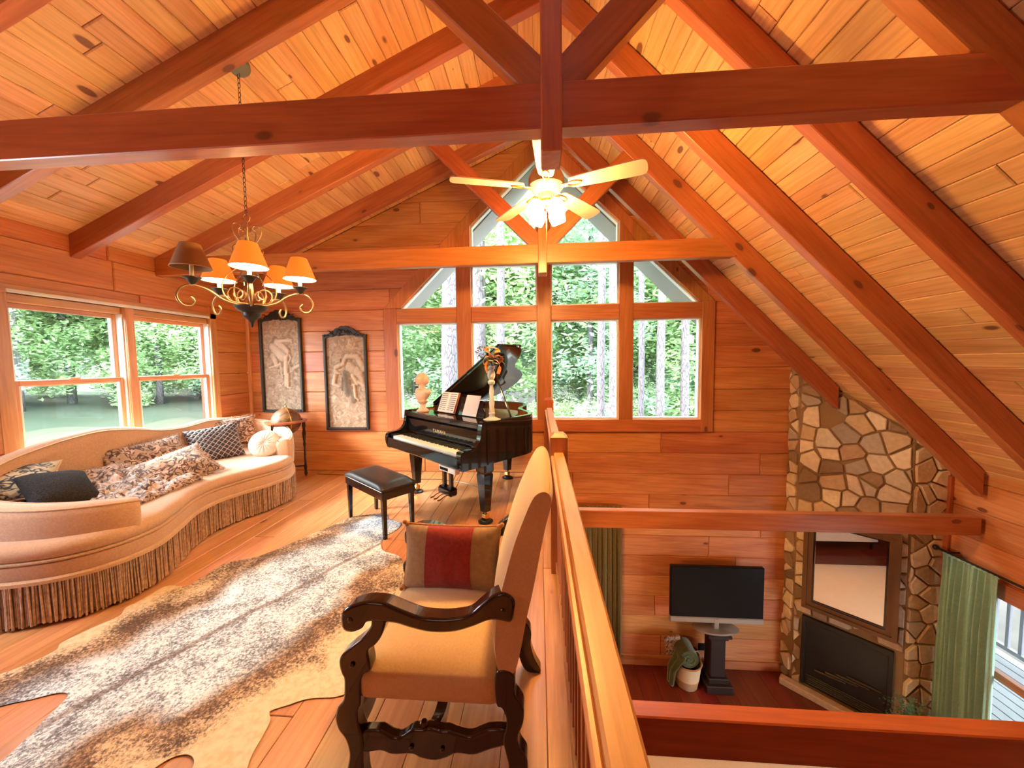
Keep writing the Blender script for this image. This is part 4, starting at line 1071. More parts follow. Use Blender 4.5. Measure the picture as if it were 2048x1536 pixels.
# ------------------------------------------------------------------ cushions and throw
def pillow(name, label, c, nrm, up, w, h, t, mat, group='cushions on the curved sofa', pinch=.10, piping=None, fringe=None, seed=0):
    nrm = Vector(nrm).normalized(); up = Vector(up); up = (up-nrm*up.dot(nrm)).normalized(); xx = up.cross(nrm)
    Mx = Matrix(((xx.x, up.x, nrm.x, c[0]), (xx.y, up.y, nrm.y, c[1]), (xx.z, up.z, nrm.z, c[2]), (0, 0, 0, 1)))
    e = bpy.data.objects.new(name, None); COL.objects.link(e); e.matrix_basis = Mx; WM[e] = Mx; tag(e, label, 'cushion', group); e.empty_display_size = .05
    n = 20; v = []; f = []
    for s1 in (1, -1):
        for j in range(n+1):
            for i in range(n+1):
                a, b_ = sin((i/n-.5)*pi), sin((j/n-.5)*pi)
                x_ = w/2*a*(1-pinch*(1-b_*b_)); y_ = h/2*b_*(1-pinch*(1-a*a))
                th = t/2*sqrt(max(0, 1-a*a))**.75*sqrt(max(0, 1-b_*b_))**.75*(1+.13*noise.noise(Vector((a*2.2+seed, b_*2.2, s1*3))))
                v.append((x_, y_, s1*th))
    N2 = (n+1)**2
    for j in range(n):
        for i in range(n): q = j*(n+1)+i; f += [(q, q+1, q+n+2, q+n+1), (N2+q, N2+q+n+1, N2+q+n+2, N2+q+1)]
    g = G().add(v, f); o = put('cover', g, mat, e, local=True, smooth=80)
    bm = bmesh.new(); bm.from_mesh(o.data); bmesh.ops.remove_doubles(bm, verts=bm.verts, dist=.0004); bmesh.ops.recalc_face_normals(bm, faces=bm.faces); bm.to_mesh(o.data); bm.free()
    per = []
    for k in range(64):
        a_ = 2*pi*k/64; a, b_ = cos(a_), sin(a_); m_ = max(abs(a), abs(b_)); a, b_ = a/m_, b_/m_
        per.append(Vector((w/2*a*(1-pinch*(1-b_*b_)), h/2*b_*(1-pinch*(1-a*a)), 0)))
    if piping: put('piping', G().tube(per, .008, 6, True), piping, e, local=True, smooth=70)
    if fringe:
        random.seed(seed); g = G()
        for k in range(170):
            a_ = 2*pi*k/170; a, b_ = cos(a_), sin(a_); m_ = max(abs(a), abs(b_)); a, b_ = a/m_, b_/m_
            p = Vector((w/2*a*(1-pinch*(1-b_*b_)), h/2*b_*(1-pinch*(1-a*a)), 0)); d_ = Vector((a, b_, random.uniform(-.5, .5))).normalized()*random.uniform(.025, .04)
            g.tube([p*.99, p+d_], [.006, .004], 4)
        tag(put('fringe', g, fringe, e, local=True), kind='stuff')
    return e
pillow('throw_pillow', 'scroll-patterned fringed cushion at the far end, behind the lattice cushion', (-3.96, 4.33, .715), (.75, -.45, .35), (-.2, .1, 1), .56, .40, .17, M['floral'], fringe=M['fringe'], seed=2)
pillow('throw_pillow', 'dark square cushion quilted in a diamond lattice', (-3.74, 3.86, .685), (.62, -.62, .48), (-.35, .15, 1), .50, .44, .16, M['lattice'], seed=3)
pillow('throw_pillow', 'long scroll-patterned cushion leaning on the sofa back beside the lattice cushion', (-3.93, 3.33, .66), (.85, -.15, .5), (-.3, 0, 1), .66, .36, .16, M['floral'], seed=4, fringe=M['fringe'])
pillow('throw_pillow', 'large scroll-patterned cushion lying on the front of the seat', (-3.47, 3.12, .60), (.45, -.35, .80), (-.6, .1, .5), .60, .42, .17, M['floral'], seed=5, fringe=M['fringe'])
pillow('throw_pillow', 'black and gold floral cushion with tan piping by the near arm', (-4.0, 2.40, .70), (.35, -.35, .85), (-.6, .5, .5), .46, .40, .15, M['floral2'], seed=6, piping=M['sofatrim'])
pillow('throw_pillow', 'shaggy charcoal cushion lying behind the near arm of the sofa', (-3.66, 2.44, .655), (.35, .0, .90), (-.7, .3, .2), .36, .46, .20, M['fur'], seed=8)
# round gathered cushion
rc = Vector((-3.26, 4.02, .645)); rn = Vector((.35, -.80, .45)).normalized()
ru = Vector((0, 0, 1)); ru = (ru-rn*ru.dot(rn)).normalized(); rx = ru.cross(rn)
MRc = Matrix(((rx.x, ru.x, rn.x, rc.x), (rx.y, ru.y, rn.y, rc.y), (rx.z, ru.z, rn.z, rc.z), (0, 0, 0, 1)))
e = bpy.data.objects.new('round_cushion', None); COL.objects.link(e); e.matrix_basis = MRc; WM[e] = MRc; tag(e, 'round blush satin cushion gathered to a centre button', 'cushion', 'cushions on the curved sofa')
v = []; f = []; NS, NR = 72, 12
for s1 in (1, -1):
    for j in range(NR+1):
        r = sin(j/NR*pi/2)
        for k in range(NS):
            a = 2*pi*k/NS; z = .075*sqrt(max(0, 1-r*r))**.6*(1-.22*math.exp(-(r/.12)**2)); z *= 1+.06*cos(16*a)*(1-r)*min(1, r*5)
            v.append((.165*r*cos(a), .165*r*sin(a), s1*z))
NN = NS*(NR+1)
for s1 in (0, 1):
    for j in range(NR):
        for k in range(NS): f.append((s1*NN+j*NS+k, s1*NN+j*NS+(k+1) % NS, s1*NN+(j+1)*NS+(k+1) % NS, s1*NN+(j+1)*NS+k))
put('cover', G().add(v, f), M['pinksatin'], e, local=True, smooth=80)
put('button', G().ball((0, 0, .058), (.014, .014, .008)), M['pinksatin'], e, local=True, smooth=60)
# crumpled throw
g = G(); n = 70; v = []; f = []
for s1 in (0, 1):
    for j in range(n+1):
        for i in range(n+1):
            a, b_ = i/n, j/n
            x_ = -4.0+.95*a-.12*b_; y_ = 2.42+.80*b_+.10*sin(a*5)
            hgt = .53+.17*(1-a)**1.3*sin(pi*min(1, b_*1.1))**.6+.05*noise.noise(Vector((a*6, b_*9, 1)))+.035*noise.noise(Vector((a*15, b_*20, 4)))+.02
            edge_ = min(a, 1-a, b_, 1-b_); hgt = min(hgt, .525+edge_*2.0+.0)
            if a > .9: hgt = max(hgt, .522)
            v.append((x_, y_, max(hgt, .522)-s1*.006))
N2 = (n+1)**2
for j in range(n):
    for i in range(n): q = j*(n+1)+i; f += [(q, q+1, q+n+2, q+n+1), (N2+q, N2+q+n+1, N2+q+n+2, N2+q+1)]
th = thing('throw_blanket', 'crumpled scroll-patterned throw heaped on the near half of the sofa seat', 'blanket', (-3.6, 2.8, .52))
put('cloth', g.add(v, f), M['floral'], th, smooth=80)
random.seed(3); g = G()
for i in range(120):
    b_ = random.random(); p = Vector((-3.12-.12*b_+.03*sin(i), 2.42+.80*b_-.09, .527)); d_ = Vector((random.uniform(.02, .06), random.uniform(-.03, .03), random.uniform(-.002, .015))); g.tube([p, p+d_*.5+Vector((0, 0, .008)), p+d_], [.005, .006, .004], 5)
tag(put('fringe', g, M['fringe'], th), kind='stuff')

# ------------------------------------------------------------------ cowhide rug
rug_px = [(-3.05, 1.50), (-2.79, 1.566), (-2.70, 1.72), (-2.745, 1.79), (-2.66, 1.99), (-2.71, 2.08), (-2.69, 2.15), (-2.68, 2.31), (-2.52, 2.33), (-2.51, 2.60), (-2.36, 2.70), (-2.26, 2.82), (-2.13, 3.09), (-2.02, 3.34), (-1.93, 3.50), (-1.76, 3.58), (-1.60, 3.58), (-1.53, 3.47), (-1.38, 3.40), (-1.35, 3.26), (-1.41, 3.12), (-1.36, 2.90), (-1.12, 2.75), (-.98, 2.45), (-.92, 2.15), (-.80, 1.95), (-.78, 1.75), (-.88, 1.62), (-.98, 1.55), (-1.12, 1.53), (-1.23, 1.47), (-1.20, 1.42), (-1.17, 1.30), (-1.13, 1.15), (-1.20, .95), (-1.30, 1.0), (-1.36, 1.22), (-1.44, 1.27), (-1.52, 1.22), (-1.55, 1.0), (-1.75, .85), (-2.1, .95), (-2.18, 1.25), (-2.22, 1.36), (-2.26, 1.47), (-2.33, 1.49), (-2.45, 1.44), (-2.62, 1.36), (-2.9, 1.30)]
rc2 = smooth_curve([(-p[0], p[1]) for p in rug_px], 6); rc2 = [(-p[0], p[1]) for p in rc2]
random.seed(4); rc2 = [(p[0]+.012*noise.noise(Vector((p[0]*9, p[1]*9, 0))), p[1]+.012*noise.noise(Vector((p[0]*9, p[1]*9, 5)))) for p in rc2]
rg = thing('cowhide_rug', 'large grey, brown and white speckled cowhide rug on the loft floor', 'rug', (0, 0, 0))
from mathutils.geometry import delaunay_2d_cdt
inner = []
xx0, xx1, yy0, yy1 = -3.1, -.7, .8, 3.65
gx = xx0
while gx < xx1:
    gy = yy0
    while gy < yy1: inner.append(Vector((gx, gy))); gy += .05
    gx += .05
def inside(p, poly):
    r = False; j = len(poly)-1
    for i in range(len(poly)):
        if (poly[i][1] > p[1]) != (poly[j][1] > p[1]) and p[0] < (poly[j][0]-poly[i][0])*(p[1]-poly[i][1])/(poly[j][1]-poly[i][1])+poly[i][0]: r = not r
        j = i
    return r
inner = [p for p in inner if inside(p, rc2) and min((Vector(q)-p).length for q in rc2) > .02]
nb = len(rc2); allp = [Vector(p) for p in rc2]+inner
res = delaunay_2d_cdt(allp, [(i, (i+1) % nb) for i in range(nb)], [list(range(nb))], 1, 1e-5)
vs2 = res[0]; fs = [tuple(fc) for fc in res[2]]
def rz_(p):
    d_ = min((Vector(q)-p).length for q in rc2)
    return .006+.006*noise.noise(Vector((p.x*3, p.y*3, 0)))*min(1, d_*6)+.010*max(0, noise.noise(Vector((p.x*5, p.y*5, 7))))*math.exp(-d_*8)
vv_ = [Vector((p.x, p.y, max(.0045, rz_(p)))) for p in vs2]+[Vector((p.x, p.y, max(.0045, rz_(p))-.003)) for p in vs2]; NV = len(vs2)
ff = fs+[tuple(i+NV for i in fc[::-1]) for fc in fs]
put('hide', G().add(vv_, ff), M['hide'], rg, smooth=80)

# ------------------------------------------------------------------ armchair
AC = thing('armchair', 'high-backed carved mahogany armchair upholstered in cream by the railing', 'armchair', (-.35, 1.45, 0))
def outline(name, pts, y0, y1, mat, parent=AC, sub=4, bev=.006, sm=35):
    p = smooth_curve(pts, sub)
    if parea(p) < 0: p = p[::-1]
    o = put(name, G().prism(p, y0, y1, 'y'), mat, parent, smooth=sm)
    if bev: b_ = o.modifiers.new('b', 'BEVEL'); b_.width = bev; b_.segments = 2; b_.limit_method = 'ANGLE'; b_.angle_limit = radians(50)
    return o
arm = [(-0.691, 0.687), (-0.688, 0.718), (-0.666, 0.742), (-0.615, 0.762), (-0.584, 0.766), (-0.534, 0.763), (-0.48, 0.742), (-0.411, 0.719), (-0.338, 0.715), (-0.289, 0.72), (-0.24, 0.734), (-0.201, 0.768), (-0.157, 0.804), (-0.119, 0.815), (-0.086, 0.792), (-0.087, 0.748), (-0.099, 0.713), (-0.144, 0.718), (-0.178, 0.714), (-0.226, 0.692), (-0.285, 0.672), (-0.339, 0.665), (-0.393, 0.667), (-0.452, 0.68), (-0.492, 0.691), (-0.537, 0.694), (-0.572, 0.695), (-0.602, 0.689), (-0.619, 0.665), (-0.657, 0.652), (-0.685, 0.662)]
front = [(-0.577, 0.705), (-0.534, 0.705), (-0.538, 0.668), (-0.554, 0.632), (-0.575, 0.605), (-0.599, 0.584), (-0.594, 0.517), (-0.628, 0.484), (-0.634, 0.389), (-0.645, 0.362), (-0.645, 0.314), (-0.634, 0.272), (-0.63, 0.225), (-0.632, 0.182), (-0.631, 0.152), (-0.625, 0.09), (-.600, .05), (-.60, .003), (-.70, .003), (-.715, .05), (-0.706, 0.089), (-0.684, 0.178), (-0.685, 0.221), (-0.697, 0.257), (-0.719, 0.288), (-0.728, 0.33), (-0.718, 0.368), (-0.696, 0.401), (-0.69, 0.475), (-0.697, 0.495), (-0.705, 0.526), (-0.7, 0.558), (-0.667, 0.591), (-0.615, 0.634), (-0.588, 0.671)]
rear = [(-0.152, 0.53), (-0.092, 0.528), (-0.088, 0.458), (-0.076, 0.438), (-0.059, 0.404), (-0.062, 0.352), (-0.08, 0.3), (-0.073, 0.264), (-0.052, 0.23), (-0.047, 0.196), (-0.05, 0.141), (-.03, .07), (.0, .003), (-.07, .003), (-.105, .06), (-0.118, 0.136), (-0.113, 0.191), (-0.122, 0.235), (-0.131, 0.286), (-0.121, 0.333), (-0.12, 0.369), (-0.134, 0.404), (-0.153, 0.418)]
YN, YFc = 1.15, 1.80
for s1, y0, y1 in ((0, YN, YN+.055), (1, YFc-.055, YFc)):
    a_ = outline('armrest', arm, y0-.004, y1+.004, M['mahog'], bev=.010); yy = YN-.004 if s1 == 0 else YFc+.004
    put('rosette', G().ball((-.655, yy, .70), (.010, .006, .010)).ball((-.125, yy, .755), (.008, .006, .008)), M['mahog'], a_)
    l_ = outline('leg', front, y0, y1, M['mahog'], bev=.007)
    put('rosette', G().ball((-.655, yy, .535), (.009, .006, .009)), M['mahog'], l_)
    outline('leg', rear, y0, y1, M['mahog'], bev=.007)
    st_ = outline('side_stretcher', [(-0.64, 0.273), (-0.587, 0.286), (-0.561, 0.283), (-0.526, 0.264), (-0.495, 0.266), (-0.454, 0.295), (-0.413, 0.298), (-0.393, 0.305), (-0.348, 0.297), (-0.323, 0.299), (-0.293, 0.29), (-0.249, 0.283), (-0.209, 0.301), (-0.175, 0.314), (-0.116, 0.312), (-0.116, 0.266), (-0.176, 0.241), (-0.235, 0.216), (-0.295, 0.217), (-0.335, 0.198), (-0.376, 0.185), (-0.426, 0.191), (-0.457, 0.203), (-0.528, 0.197), (-0.569, 0.208), (-0.64, 0.203)], y0+.008, y1-.008, M['mahog'], bev=.008)
    for bx_ in (-.455, -.345): put('stretcher_boss', G().ball((bx_, yy+(.008 if s1 == 0 else -.008), .235), (.008, .006, .008)), M['mahog'], st_)
    put('knop', G().lathe([(.012, 0), (.016, .01), (.010, .02)], 10, (-.415, (y0+y1)/2, .295)), M['mahog'], st_)
# H stretcher between the sides and the carved front rail
gq = [(y, .235+.028*cos((y-(YN+YFc)/2)*19)) for y in [YN+.05+i*(YFc-YN-.1)/16 for i in range(17)]]
pz = [(y, z+.028) for y, z in gq]+[(y, z-.028) for y, z in gq[::-1]]
put('cross_stretcher', G().prism(pz, -.41, -.37, 'x'), M['mahog'], AC, smooth=40)
pz = [(y, .33+.035*cos((y-(YN+YFc)/2)*14)+.03) for y in [YN+.05+i*(YFc-YN-.1)/16 for i in range(17)]]
put('front_rail', G().prism(pz+[(y, z-.075) for y, z in pz[::-1]], -.685, -.65, 'x'), M['mahog'], AC, smooth=40)
# seat: soft block
def soft(name, x0, x1, y0, y1, z0, z1, r, crown, mat, parent, nx=14, ny=14):
    g = G(); bmx = bmesh.new(); bmesh.ops.create_cube(bmx, size=1)
    bmesh.ops.subdivide_edges(bmx, edges=bmx.edges[:], cuts=10, use_grid_fill=True)
    for v_ in bmx.verts:
        p = v_.co*2; X_, Y_, Z_ = (x1-x0)/2, (y1-y0)/2, (z1-z0)/2
        q = Vector((p.x*X_, p.y*Y_, p.z*Z_)); cl = Vector((max(-X_+r, min(X_-r, q.x)), max(-Y_+r, min(Y_-r, q.y)), max(-Z_+r, min(Z_-r, q.z))))
        d_ = q-cl
        if d_.length > 1e-6: q = cl+d_.normalized()*min(r, d_.length)
        if p.z > 0: q.z += crown*(1-p.x**2)*(1-p.y**2)*p.z
        v_.co = q+Vector(((x0+x1)/2, (y0+y1)/2, (z0+z1)/2))
    bmx.verts.index_update(); g.add([v_.co.copy() for v_ in bmx.verts], [[q.index for q in fc.verts] for fc in bmx.faces]); bmx.free()
    return put(name, g, mat, parent, smooth=80)
soft('seat', -.668, -.125, YN+.006, YFc-.006, .385, .515, .045, .045, M['cream'], AC)
# tall upholstered back, thick wedge leaning back
bp = [(-0.150, 0.53), (-0.092, 0.531), (-0.064, 0.62), (-0.044, 0.72), (-0.020, 0.819), (0.022, 1.02), (0.044, 1.10), (0.048, 1.130), (0.038, 1.150), (0.015, 1.157), (-0.013, 1.145), (-0.036, 1.112), (-0.060, 1.06), (-0.082, 1.01), (-0.104, 0.95), (-0.128, 0.87), (-0.151, 0.79), (-0.163, 0.718), (-0.168, 0.613)]
bsm = smooth_curve(bp, 4); g = G(); v = []; NYB = 14; nb2 = len(bsm); ctr = Vector((-.06, .9))
for j in range(NYB+1):
    t = j/NYB*2-1; y_ = (YN+.004)+(YFc-YN-.008)*(j/NYB if 0 < j < NYB else j/NYB); e_ = 1-.16*abs(t)**6
    for p in bsm:
        dz = .004*(1-t*t)*(1 if p[1] > 1.1 else 0)
        cx_ = -.06+(p[1]-.53)*.13-.03; x_ = cx_+(p[0]-cx_)*e_
        v.append(Vector((x_-(.018*(1-t*t) if p[0] < cx_ else 0), y_, p[1]+dz)))
f = [tuple(range(nb2)), tuple(NYB*nb2+k for k in range(nb2))[::-1]]
for j in range(NYB):
    for k in range(nb2): f.append((j*nb2+k, j*nb2+(k+1) % nb2, (j+1)*nb2+(k+1) % nb2, (j+1)*nb2+k))
put('backrest', g.add(v, f), M['cream'], AC, smooth=60)
# striped cushion standing in the far corner of the seat
cM = Vector((-.415, 1.625, .668))
e = pillow('striped_cushion', 'brick red and tan striped cushion with gold rope edging on the armchair', cM, (-.04, -1, .22), (0, .15, 1), .455, .285, .15, M['taupe'], None, .05, M['goldrope'], seed=9)
Mx = WM[e]; n = 16; v = []; f = []
w_, h_, t_, pc = .455, .285, .15, .05
for s1 in (1, -1):
    for j in range(n+1):
        for i in range(n+1):
            a = -.50+.98*i/n; b_ = sin((j/n-.5)*pi); x_ = w_/2*a*(1-pc*(1-b_*b_)); y_ = h_/2*b_*(1-pc*(1-a*a))*1.01
            th_ = t_/2*sqrt(max(0, 1-a*a))**.75*sqrt(max(0, 1-b_*b_))**.75*(1+.13*noise.noise(Vector((a*2.2+9, b_*2.2, s1*3)))); v.append((x_, y_, s1*(th_+.004)))
N2 = (n+1)**2
for j in range(n):
    for i in range(n): q = j*(n+1)+i; f += [(q, q+1, q+n+2, q+n+1), (N2+q, N2+q+n+1, N2+q+n+2, N2+q+1)]
tag(put('stripe', G().add(v, f), M['red'], e, local=True, smooth=80), 'wide brick red chenille stripe')
for s1, s2 in ((1, 1), (-1, 1), (1, -1), (-1, -1)):
    put('corner_tassel', G().ball((s1*.225, s2*.14, 0), .014).ball((s1*.238, s2*.15, .004), .011), M['goldrope'], e, local=True, smooth=60)

# ------------------------------------------------------------------ globe on stand
gc = Vector((-3.50, 4.72, 0))
gl_ = thing('floor_globe', 'antique brown globe in a turned wooden stand behind the sofa arm', 'globe', tuple(gc))
mg, ntg, bg2 = newmat('old_globe', (.2, .1, .04), .5, coat=.1); ng = noise_(ntg, coords(ntg, (1, 1, 1)), 4.5, 4)
ntg.links.new(ramp(ntg, ng, [(.47, (.20, .085, .03)), (.52, (.10, .035, .015)), (.6, (.27, .15, .06))]), bg2.inputs['Base Color'])
put('sphere', G().ball(gc+Vector((0, 0, .80)), .185, None, 36, 20), mg, gl_, smooth=80)
g = G(); v = []
ring = [(.20, .79), (.255, .79), (.255, .815), (.20, .815)]
for k in range(48):
    a = 2*pi*k/48; v += [gc+Vector((r*cos(a), r*sin(a), z)) for r, z in ring]
f = []
for k in range(48):
    for i in range(4): f.append((4*k+i, 4*k+(i+1) % 4, (4*((k+1) % 48))+(i+1) % 4, (4*((k+1) % 48))+i))
put('horizon_ring', g.add(v, f), M['beam'], gl_)
mer = [gc+Vector((.192*sin(a)*.80, -.192*sin(a)*.6, .80+.192*cos(a))) for a in [2*pi*k/40 for k in range(40)]]
put('meridian', G().tube(mer, .007, 6, True), M['brass'], gl_, smooth=60)
put('finial', G().lathe([(.010, 0), (.014, .02), (.006, .04), (.009, .06), (.002, .09)], 10, gc+Vector((0, 0, .99))), M['brass'], gl_)
for k in range(3):
    a = radians(20+120*k); d_ = Vector((cos(a), sin(a), 0)); p0 = gc+d_*.215
    put('leg', G().lathe([(.014, .02), (.022, .05), (.016, .10), (.020, .14), (.013, .20), (.012, .42), (.020, .47), (.013, .50), (.022, .56), (.026, .62), (.016, .68), (.024, .73), (.020, .79)], 12, p0), M['mahog'], gl_, smooth=40)
    put('foot', G().ball(p0+Vector((0, 0, .012)), .016), M['brass'], gl_)
    put('spreader', G().tube([gc+Vector((0, 0, .16)), p0+Vector((0, 0, .16))], .010, 8), M['mahog'], gl_)
put('compass', G().lathe([(.05, .145), (.055, .155), (.055, .17), (.04, .178)], 20, gc), M['brass'], gl_, smooth=40)

# ------------------------------------------------------------------ relief panels on the gable wall
mp_, ntp, bp_ = newmat('relief_plaster', rough=.7); M['relief'] = mp_
at = node(ntp, 'ShaderNodeAttribute', attribute_name='tone'); 
nn_ = noise_(ntp, coords(ntp), 16, 5, 1.2)
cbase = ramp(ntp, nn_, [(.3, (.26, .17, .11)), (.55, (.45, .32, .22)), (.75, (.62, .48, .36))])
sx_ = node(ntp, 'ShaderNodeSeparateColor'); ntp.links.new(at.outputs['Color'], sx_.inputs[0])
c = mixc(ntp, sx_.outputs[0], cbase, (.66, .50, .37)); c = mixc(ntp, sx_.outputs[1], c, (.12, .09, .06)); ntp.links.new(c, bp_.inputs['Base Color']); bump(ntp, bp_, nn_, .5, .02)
def relief(label, x0, x1, z0, z1, strokes, seed):
    p = thing('relief_panel', label, 'wall art', ((x0+x1)/2, D, z0), group=None)
    y = D-.003
    W_, H_ = x1-x0, z1-z0; fw = .038
    def archtop(u):  # frame top profile
        return z1+.015*sin(pi*u)
    put('frame_side', G().cbox(x0, x0+fw, y-.05, y, z0, z1+.02, .008), M['frame'], p); put('frame_side', G().cbox(x1-fw, x1, y-.05, y, z0, z1+.02, .008), M['frame'], p)
    put('frame_bottom', G().cbox(x0+fw, x1-fw, y-.05, y, z0, z0+fw, .008), M['frame'], p)
    # carved crest
    top = []; N = 40
    for i in range(N+1):
        u = i/N; s_ = sin(pi*u); top.append((x0-.005+(W_+.01)*u, z1+.02+.12*max(0, sin(pi*(u*1.3-.15)))**1.2+.014*abs(sin(u*pi*8))))
    lowr = [(x1-fw*.6-(W_-fw*1.2)*i/N, z1-.035+.05*sin(pi*i/N)+.012*abs(sin(i/N*pi*5))) for i in range(N+1)]
    g = G(); 
    pts = top+lowr; v = [Vector((q[0], y-.045, q[1])) for q in pts]+[Vector((q[0], y, q[1])) for q in pts]; n_ = len(pts)
    f = []
    for i in range(N): f += [(i, i+1, n_-2-i, n_-1-i), (n_+i, 2*n_-1-i, 2*n_-2-i, n_+i+1)]
    for i in range(n_): f.append((i, (i+1) % n_, n_+(i+1) % n_, n_+i))
    put('crest', g.add(v, f), M['frame'], p)
    g = G(); random.seed(seed)
    for i in range(34):
        u = random.random(); hh = max(0, sin(pi*(u*1.3-.15)))**1.2; z_ = z1+.005+random.random()*(.02+.10*hh)
        g.ball((x0+.02+(W_-.04)*u, y-.047, z_), (random.uniform(.008, .024), .012, random.uniform(.007, .018)), None, 8, 5)
    for s1 in (-1, 1):
        g.tube([((x0+x1)/2+s1*(.03+.03*k), y-.05, z1+.05+.035*sin(k*1.2)) for k in range(8)], .007, 6)
    tag(put('carving', g, M['frame'], p, smooth=60), kind='stuff')
    nx, nz = 64, 150; v = []; f = []; tone = []
    for j in range(nz+1):
        for i in range(nx+1):
            u, w = i/nx, j/nz; X_ = x0+fw+(W_-2*fw)*u; Z_ = z0+fw+(H_-fw+.01)*w
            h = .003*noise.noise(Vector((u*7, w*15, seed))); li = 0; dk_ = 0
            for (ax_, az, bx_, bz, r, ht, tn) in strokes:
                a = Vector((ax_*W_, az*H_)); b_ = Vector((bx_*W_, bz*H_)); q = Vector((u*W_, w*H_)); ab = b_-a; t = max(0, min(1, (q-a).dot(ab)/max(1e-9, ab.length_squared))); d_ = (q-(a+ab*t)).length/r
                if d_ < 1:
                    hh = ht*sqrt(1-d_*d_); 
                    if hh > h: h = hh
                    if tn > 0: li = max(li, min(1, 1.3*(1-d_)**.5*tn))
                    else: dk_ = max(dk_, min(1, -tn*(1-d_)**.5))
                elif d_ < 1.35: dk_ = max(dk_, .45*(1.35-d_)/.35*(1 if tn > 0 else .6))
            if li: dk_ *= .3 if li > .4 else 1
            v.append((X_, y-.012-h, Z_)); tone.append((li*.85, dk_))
    for j in range(nz):
        for i in range(nx): q = j*(nx+1)+i; f.append((q, q+1, q+nx+2, q+nx+1))
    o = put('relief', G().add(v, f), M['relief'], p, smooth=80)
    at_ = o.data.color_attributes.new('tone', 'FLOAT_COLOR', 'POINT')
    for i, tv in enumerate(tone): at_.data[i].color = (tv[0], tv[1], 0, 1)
M['frame'], ntf, bf_ = newmat('carved_black_frame', (.022, .017, .015), .45)
# strokes: (x,z)->(x,z) normalised to the panel, radius, height, tone
horse1 = [(.40, .765, .78, .775, .030, .020, 1), (.70, .79, .80, .75, .022, .02, 1), (.38, .76, .66, .655, .050, .022, .9), (.30, .70, .52, .60, .085, .026, .8), (.26, .60, .36, .50, .05, .02, .6), (.16, .47, .46, .51, .020, .02, 1),
          (.66, .67, .76, .58, .018, .016, .8), (.76, .58, .68, .52, .014, .016, .8), (.62, .585, .60, .40, .042, .026, 1), (.66, .60, .70, .63, .020, .026, 1), (.60, .40, .58, .27, .028, .022, 1), (.66, .40, .64, .26, .026, .022, 1), (.62, .25, .72, .24, .016, .02, 1),
          (.72, .60, .72, .50, .022, .016, -.8), (.72, .50, .90, .43, .026, .014, -.8), (.80, .46, 1.0, .50, .030, .016, .7), (.46, .52, .50, .36, .026, .018, .5), (.48, .44, .56, .33, .014, .014, -.6), (.34, .80, .30, .74, .03, .016, -.7), (.22, .66, .16, .60, .03, .014, -.6)]
horse2 = [(.22, .66, .44, .70, .034, .022, 1), (.20, .63, .28, .60, .026, .022, 1), (.44, .72, .52, .78, .036, .022, .8), (.52, .78, .80, .78, .040, .022, .7), (.80, .77, .96, .64, .05, .02, .6), (.60, .66, .84, .60, .080, .024, .6), (.86, .58, .96, .42, .05, .02, .5),
          (.20, .57, .16, .48, .036, .022, 1), (.20, .60, .34, .59, .016, .02, 1), (.14, .48, .30, .45, .026, .02, 1), (.48, .58, .52, .38, .070, .018, -1), (.40, .54, .38, .42, .030, .016, -.9), (.58, .42, .66, .30, .05, .014, -.8),
          (.68, .60, .72, .66, .028, .024, -.6), (.66, .57, .78, .48, .034, .024, 1), (.70, .46, .72, .34, .028, .022, 1), (.80, .50, .94, .46, .032, .02, .8), (.72, .33, .80, .30, .018, .018, 1), (.36, .74, .34, .66, .02, .016, -.7)]
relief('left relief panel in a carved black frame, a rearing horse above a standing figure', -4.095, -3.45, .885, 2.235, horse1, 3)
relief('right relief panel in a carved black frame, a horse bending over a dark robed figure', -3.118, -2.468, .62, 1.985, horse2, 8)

# ------------------------------------------------------------------ chandelier
cx0, cy0 = -2.135, 2.57
cl = thing('chandelier', 'bronze scroll-arm chandelier with five small shades hanging on a chain', 'chandelier', (cx0, cy0, 2.0))
cA = Vector((cx0, cy0, 0))
zc = zl(cx0)
nrmc = Vector((SL*-1, 0, 1)).normalized()
Rc = Vector((0, 0, 1)).rotation_difference(Vector((-SL, 0, 1)).normalized()).to_matrix().to_4x4()
put('canopy', G().lathe([(.072, 0), (.072, -.02), (.064, -.045), (.035, -.062), (.010, -.066)], 28, (0, 0, 0), Matrix.Translation((cx0, cy0, zc+.005)) @ Rc), M['iron2'] if 'iron2' in M else M['silver'], cl, smooth=40)
g = G(); z = zc-.06; k = 0
while z > 2.70:
    a = k*pi/2; u = Vector((cos(a), sin(a), 0)); pts = [cA+u*(.009*cos(t))+Vector((0, 0, z-.018+.020*sin(t))) for t in [2*pi*i/10 for i in range(10)]]
    g.tube(pts, .0022, 4, True); z -= .033; k += 1
tag(put('chain', g, M['iron'], cl, smooth=60), kind='stuff')
put('top_ring', G().tube([cA+Vector((.028*cos(t), .0, 2.665+.028*sin(t))) for t in [2*pi*i/20 for i in range(20)]], .004, 6, True), M['bronze'], cl, smooth=60)
put('centre_rod', G().tube([cA+Vector((0, 0, 2.64)), cA+Vector((0, 0, 2.02))], .007, 8), M['bronze'], cl)
put('hub', G().lathe([(.012, 2.06), (.022, 2.12), (.014, 2.20), (.012, 2.06)], 12, (cx0, cy0, 0)), M['bronze'], cl, smooth=40)
put('bowl', G().lathe([(.004, 1.865), (.010, 1.88), (.014, 1.90), (.024, 1.918), (.044, 1.932), (.056, 1.952), (.058, 1.972), (.070, 1.982), (.090, 1.992), (.106, 2.015), (.108, 2.022), (.05, 2.028), (.01, 2.03)], 24, (cx0, cy0, 0)), M['iron'], cl, smooth=35)
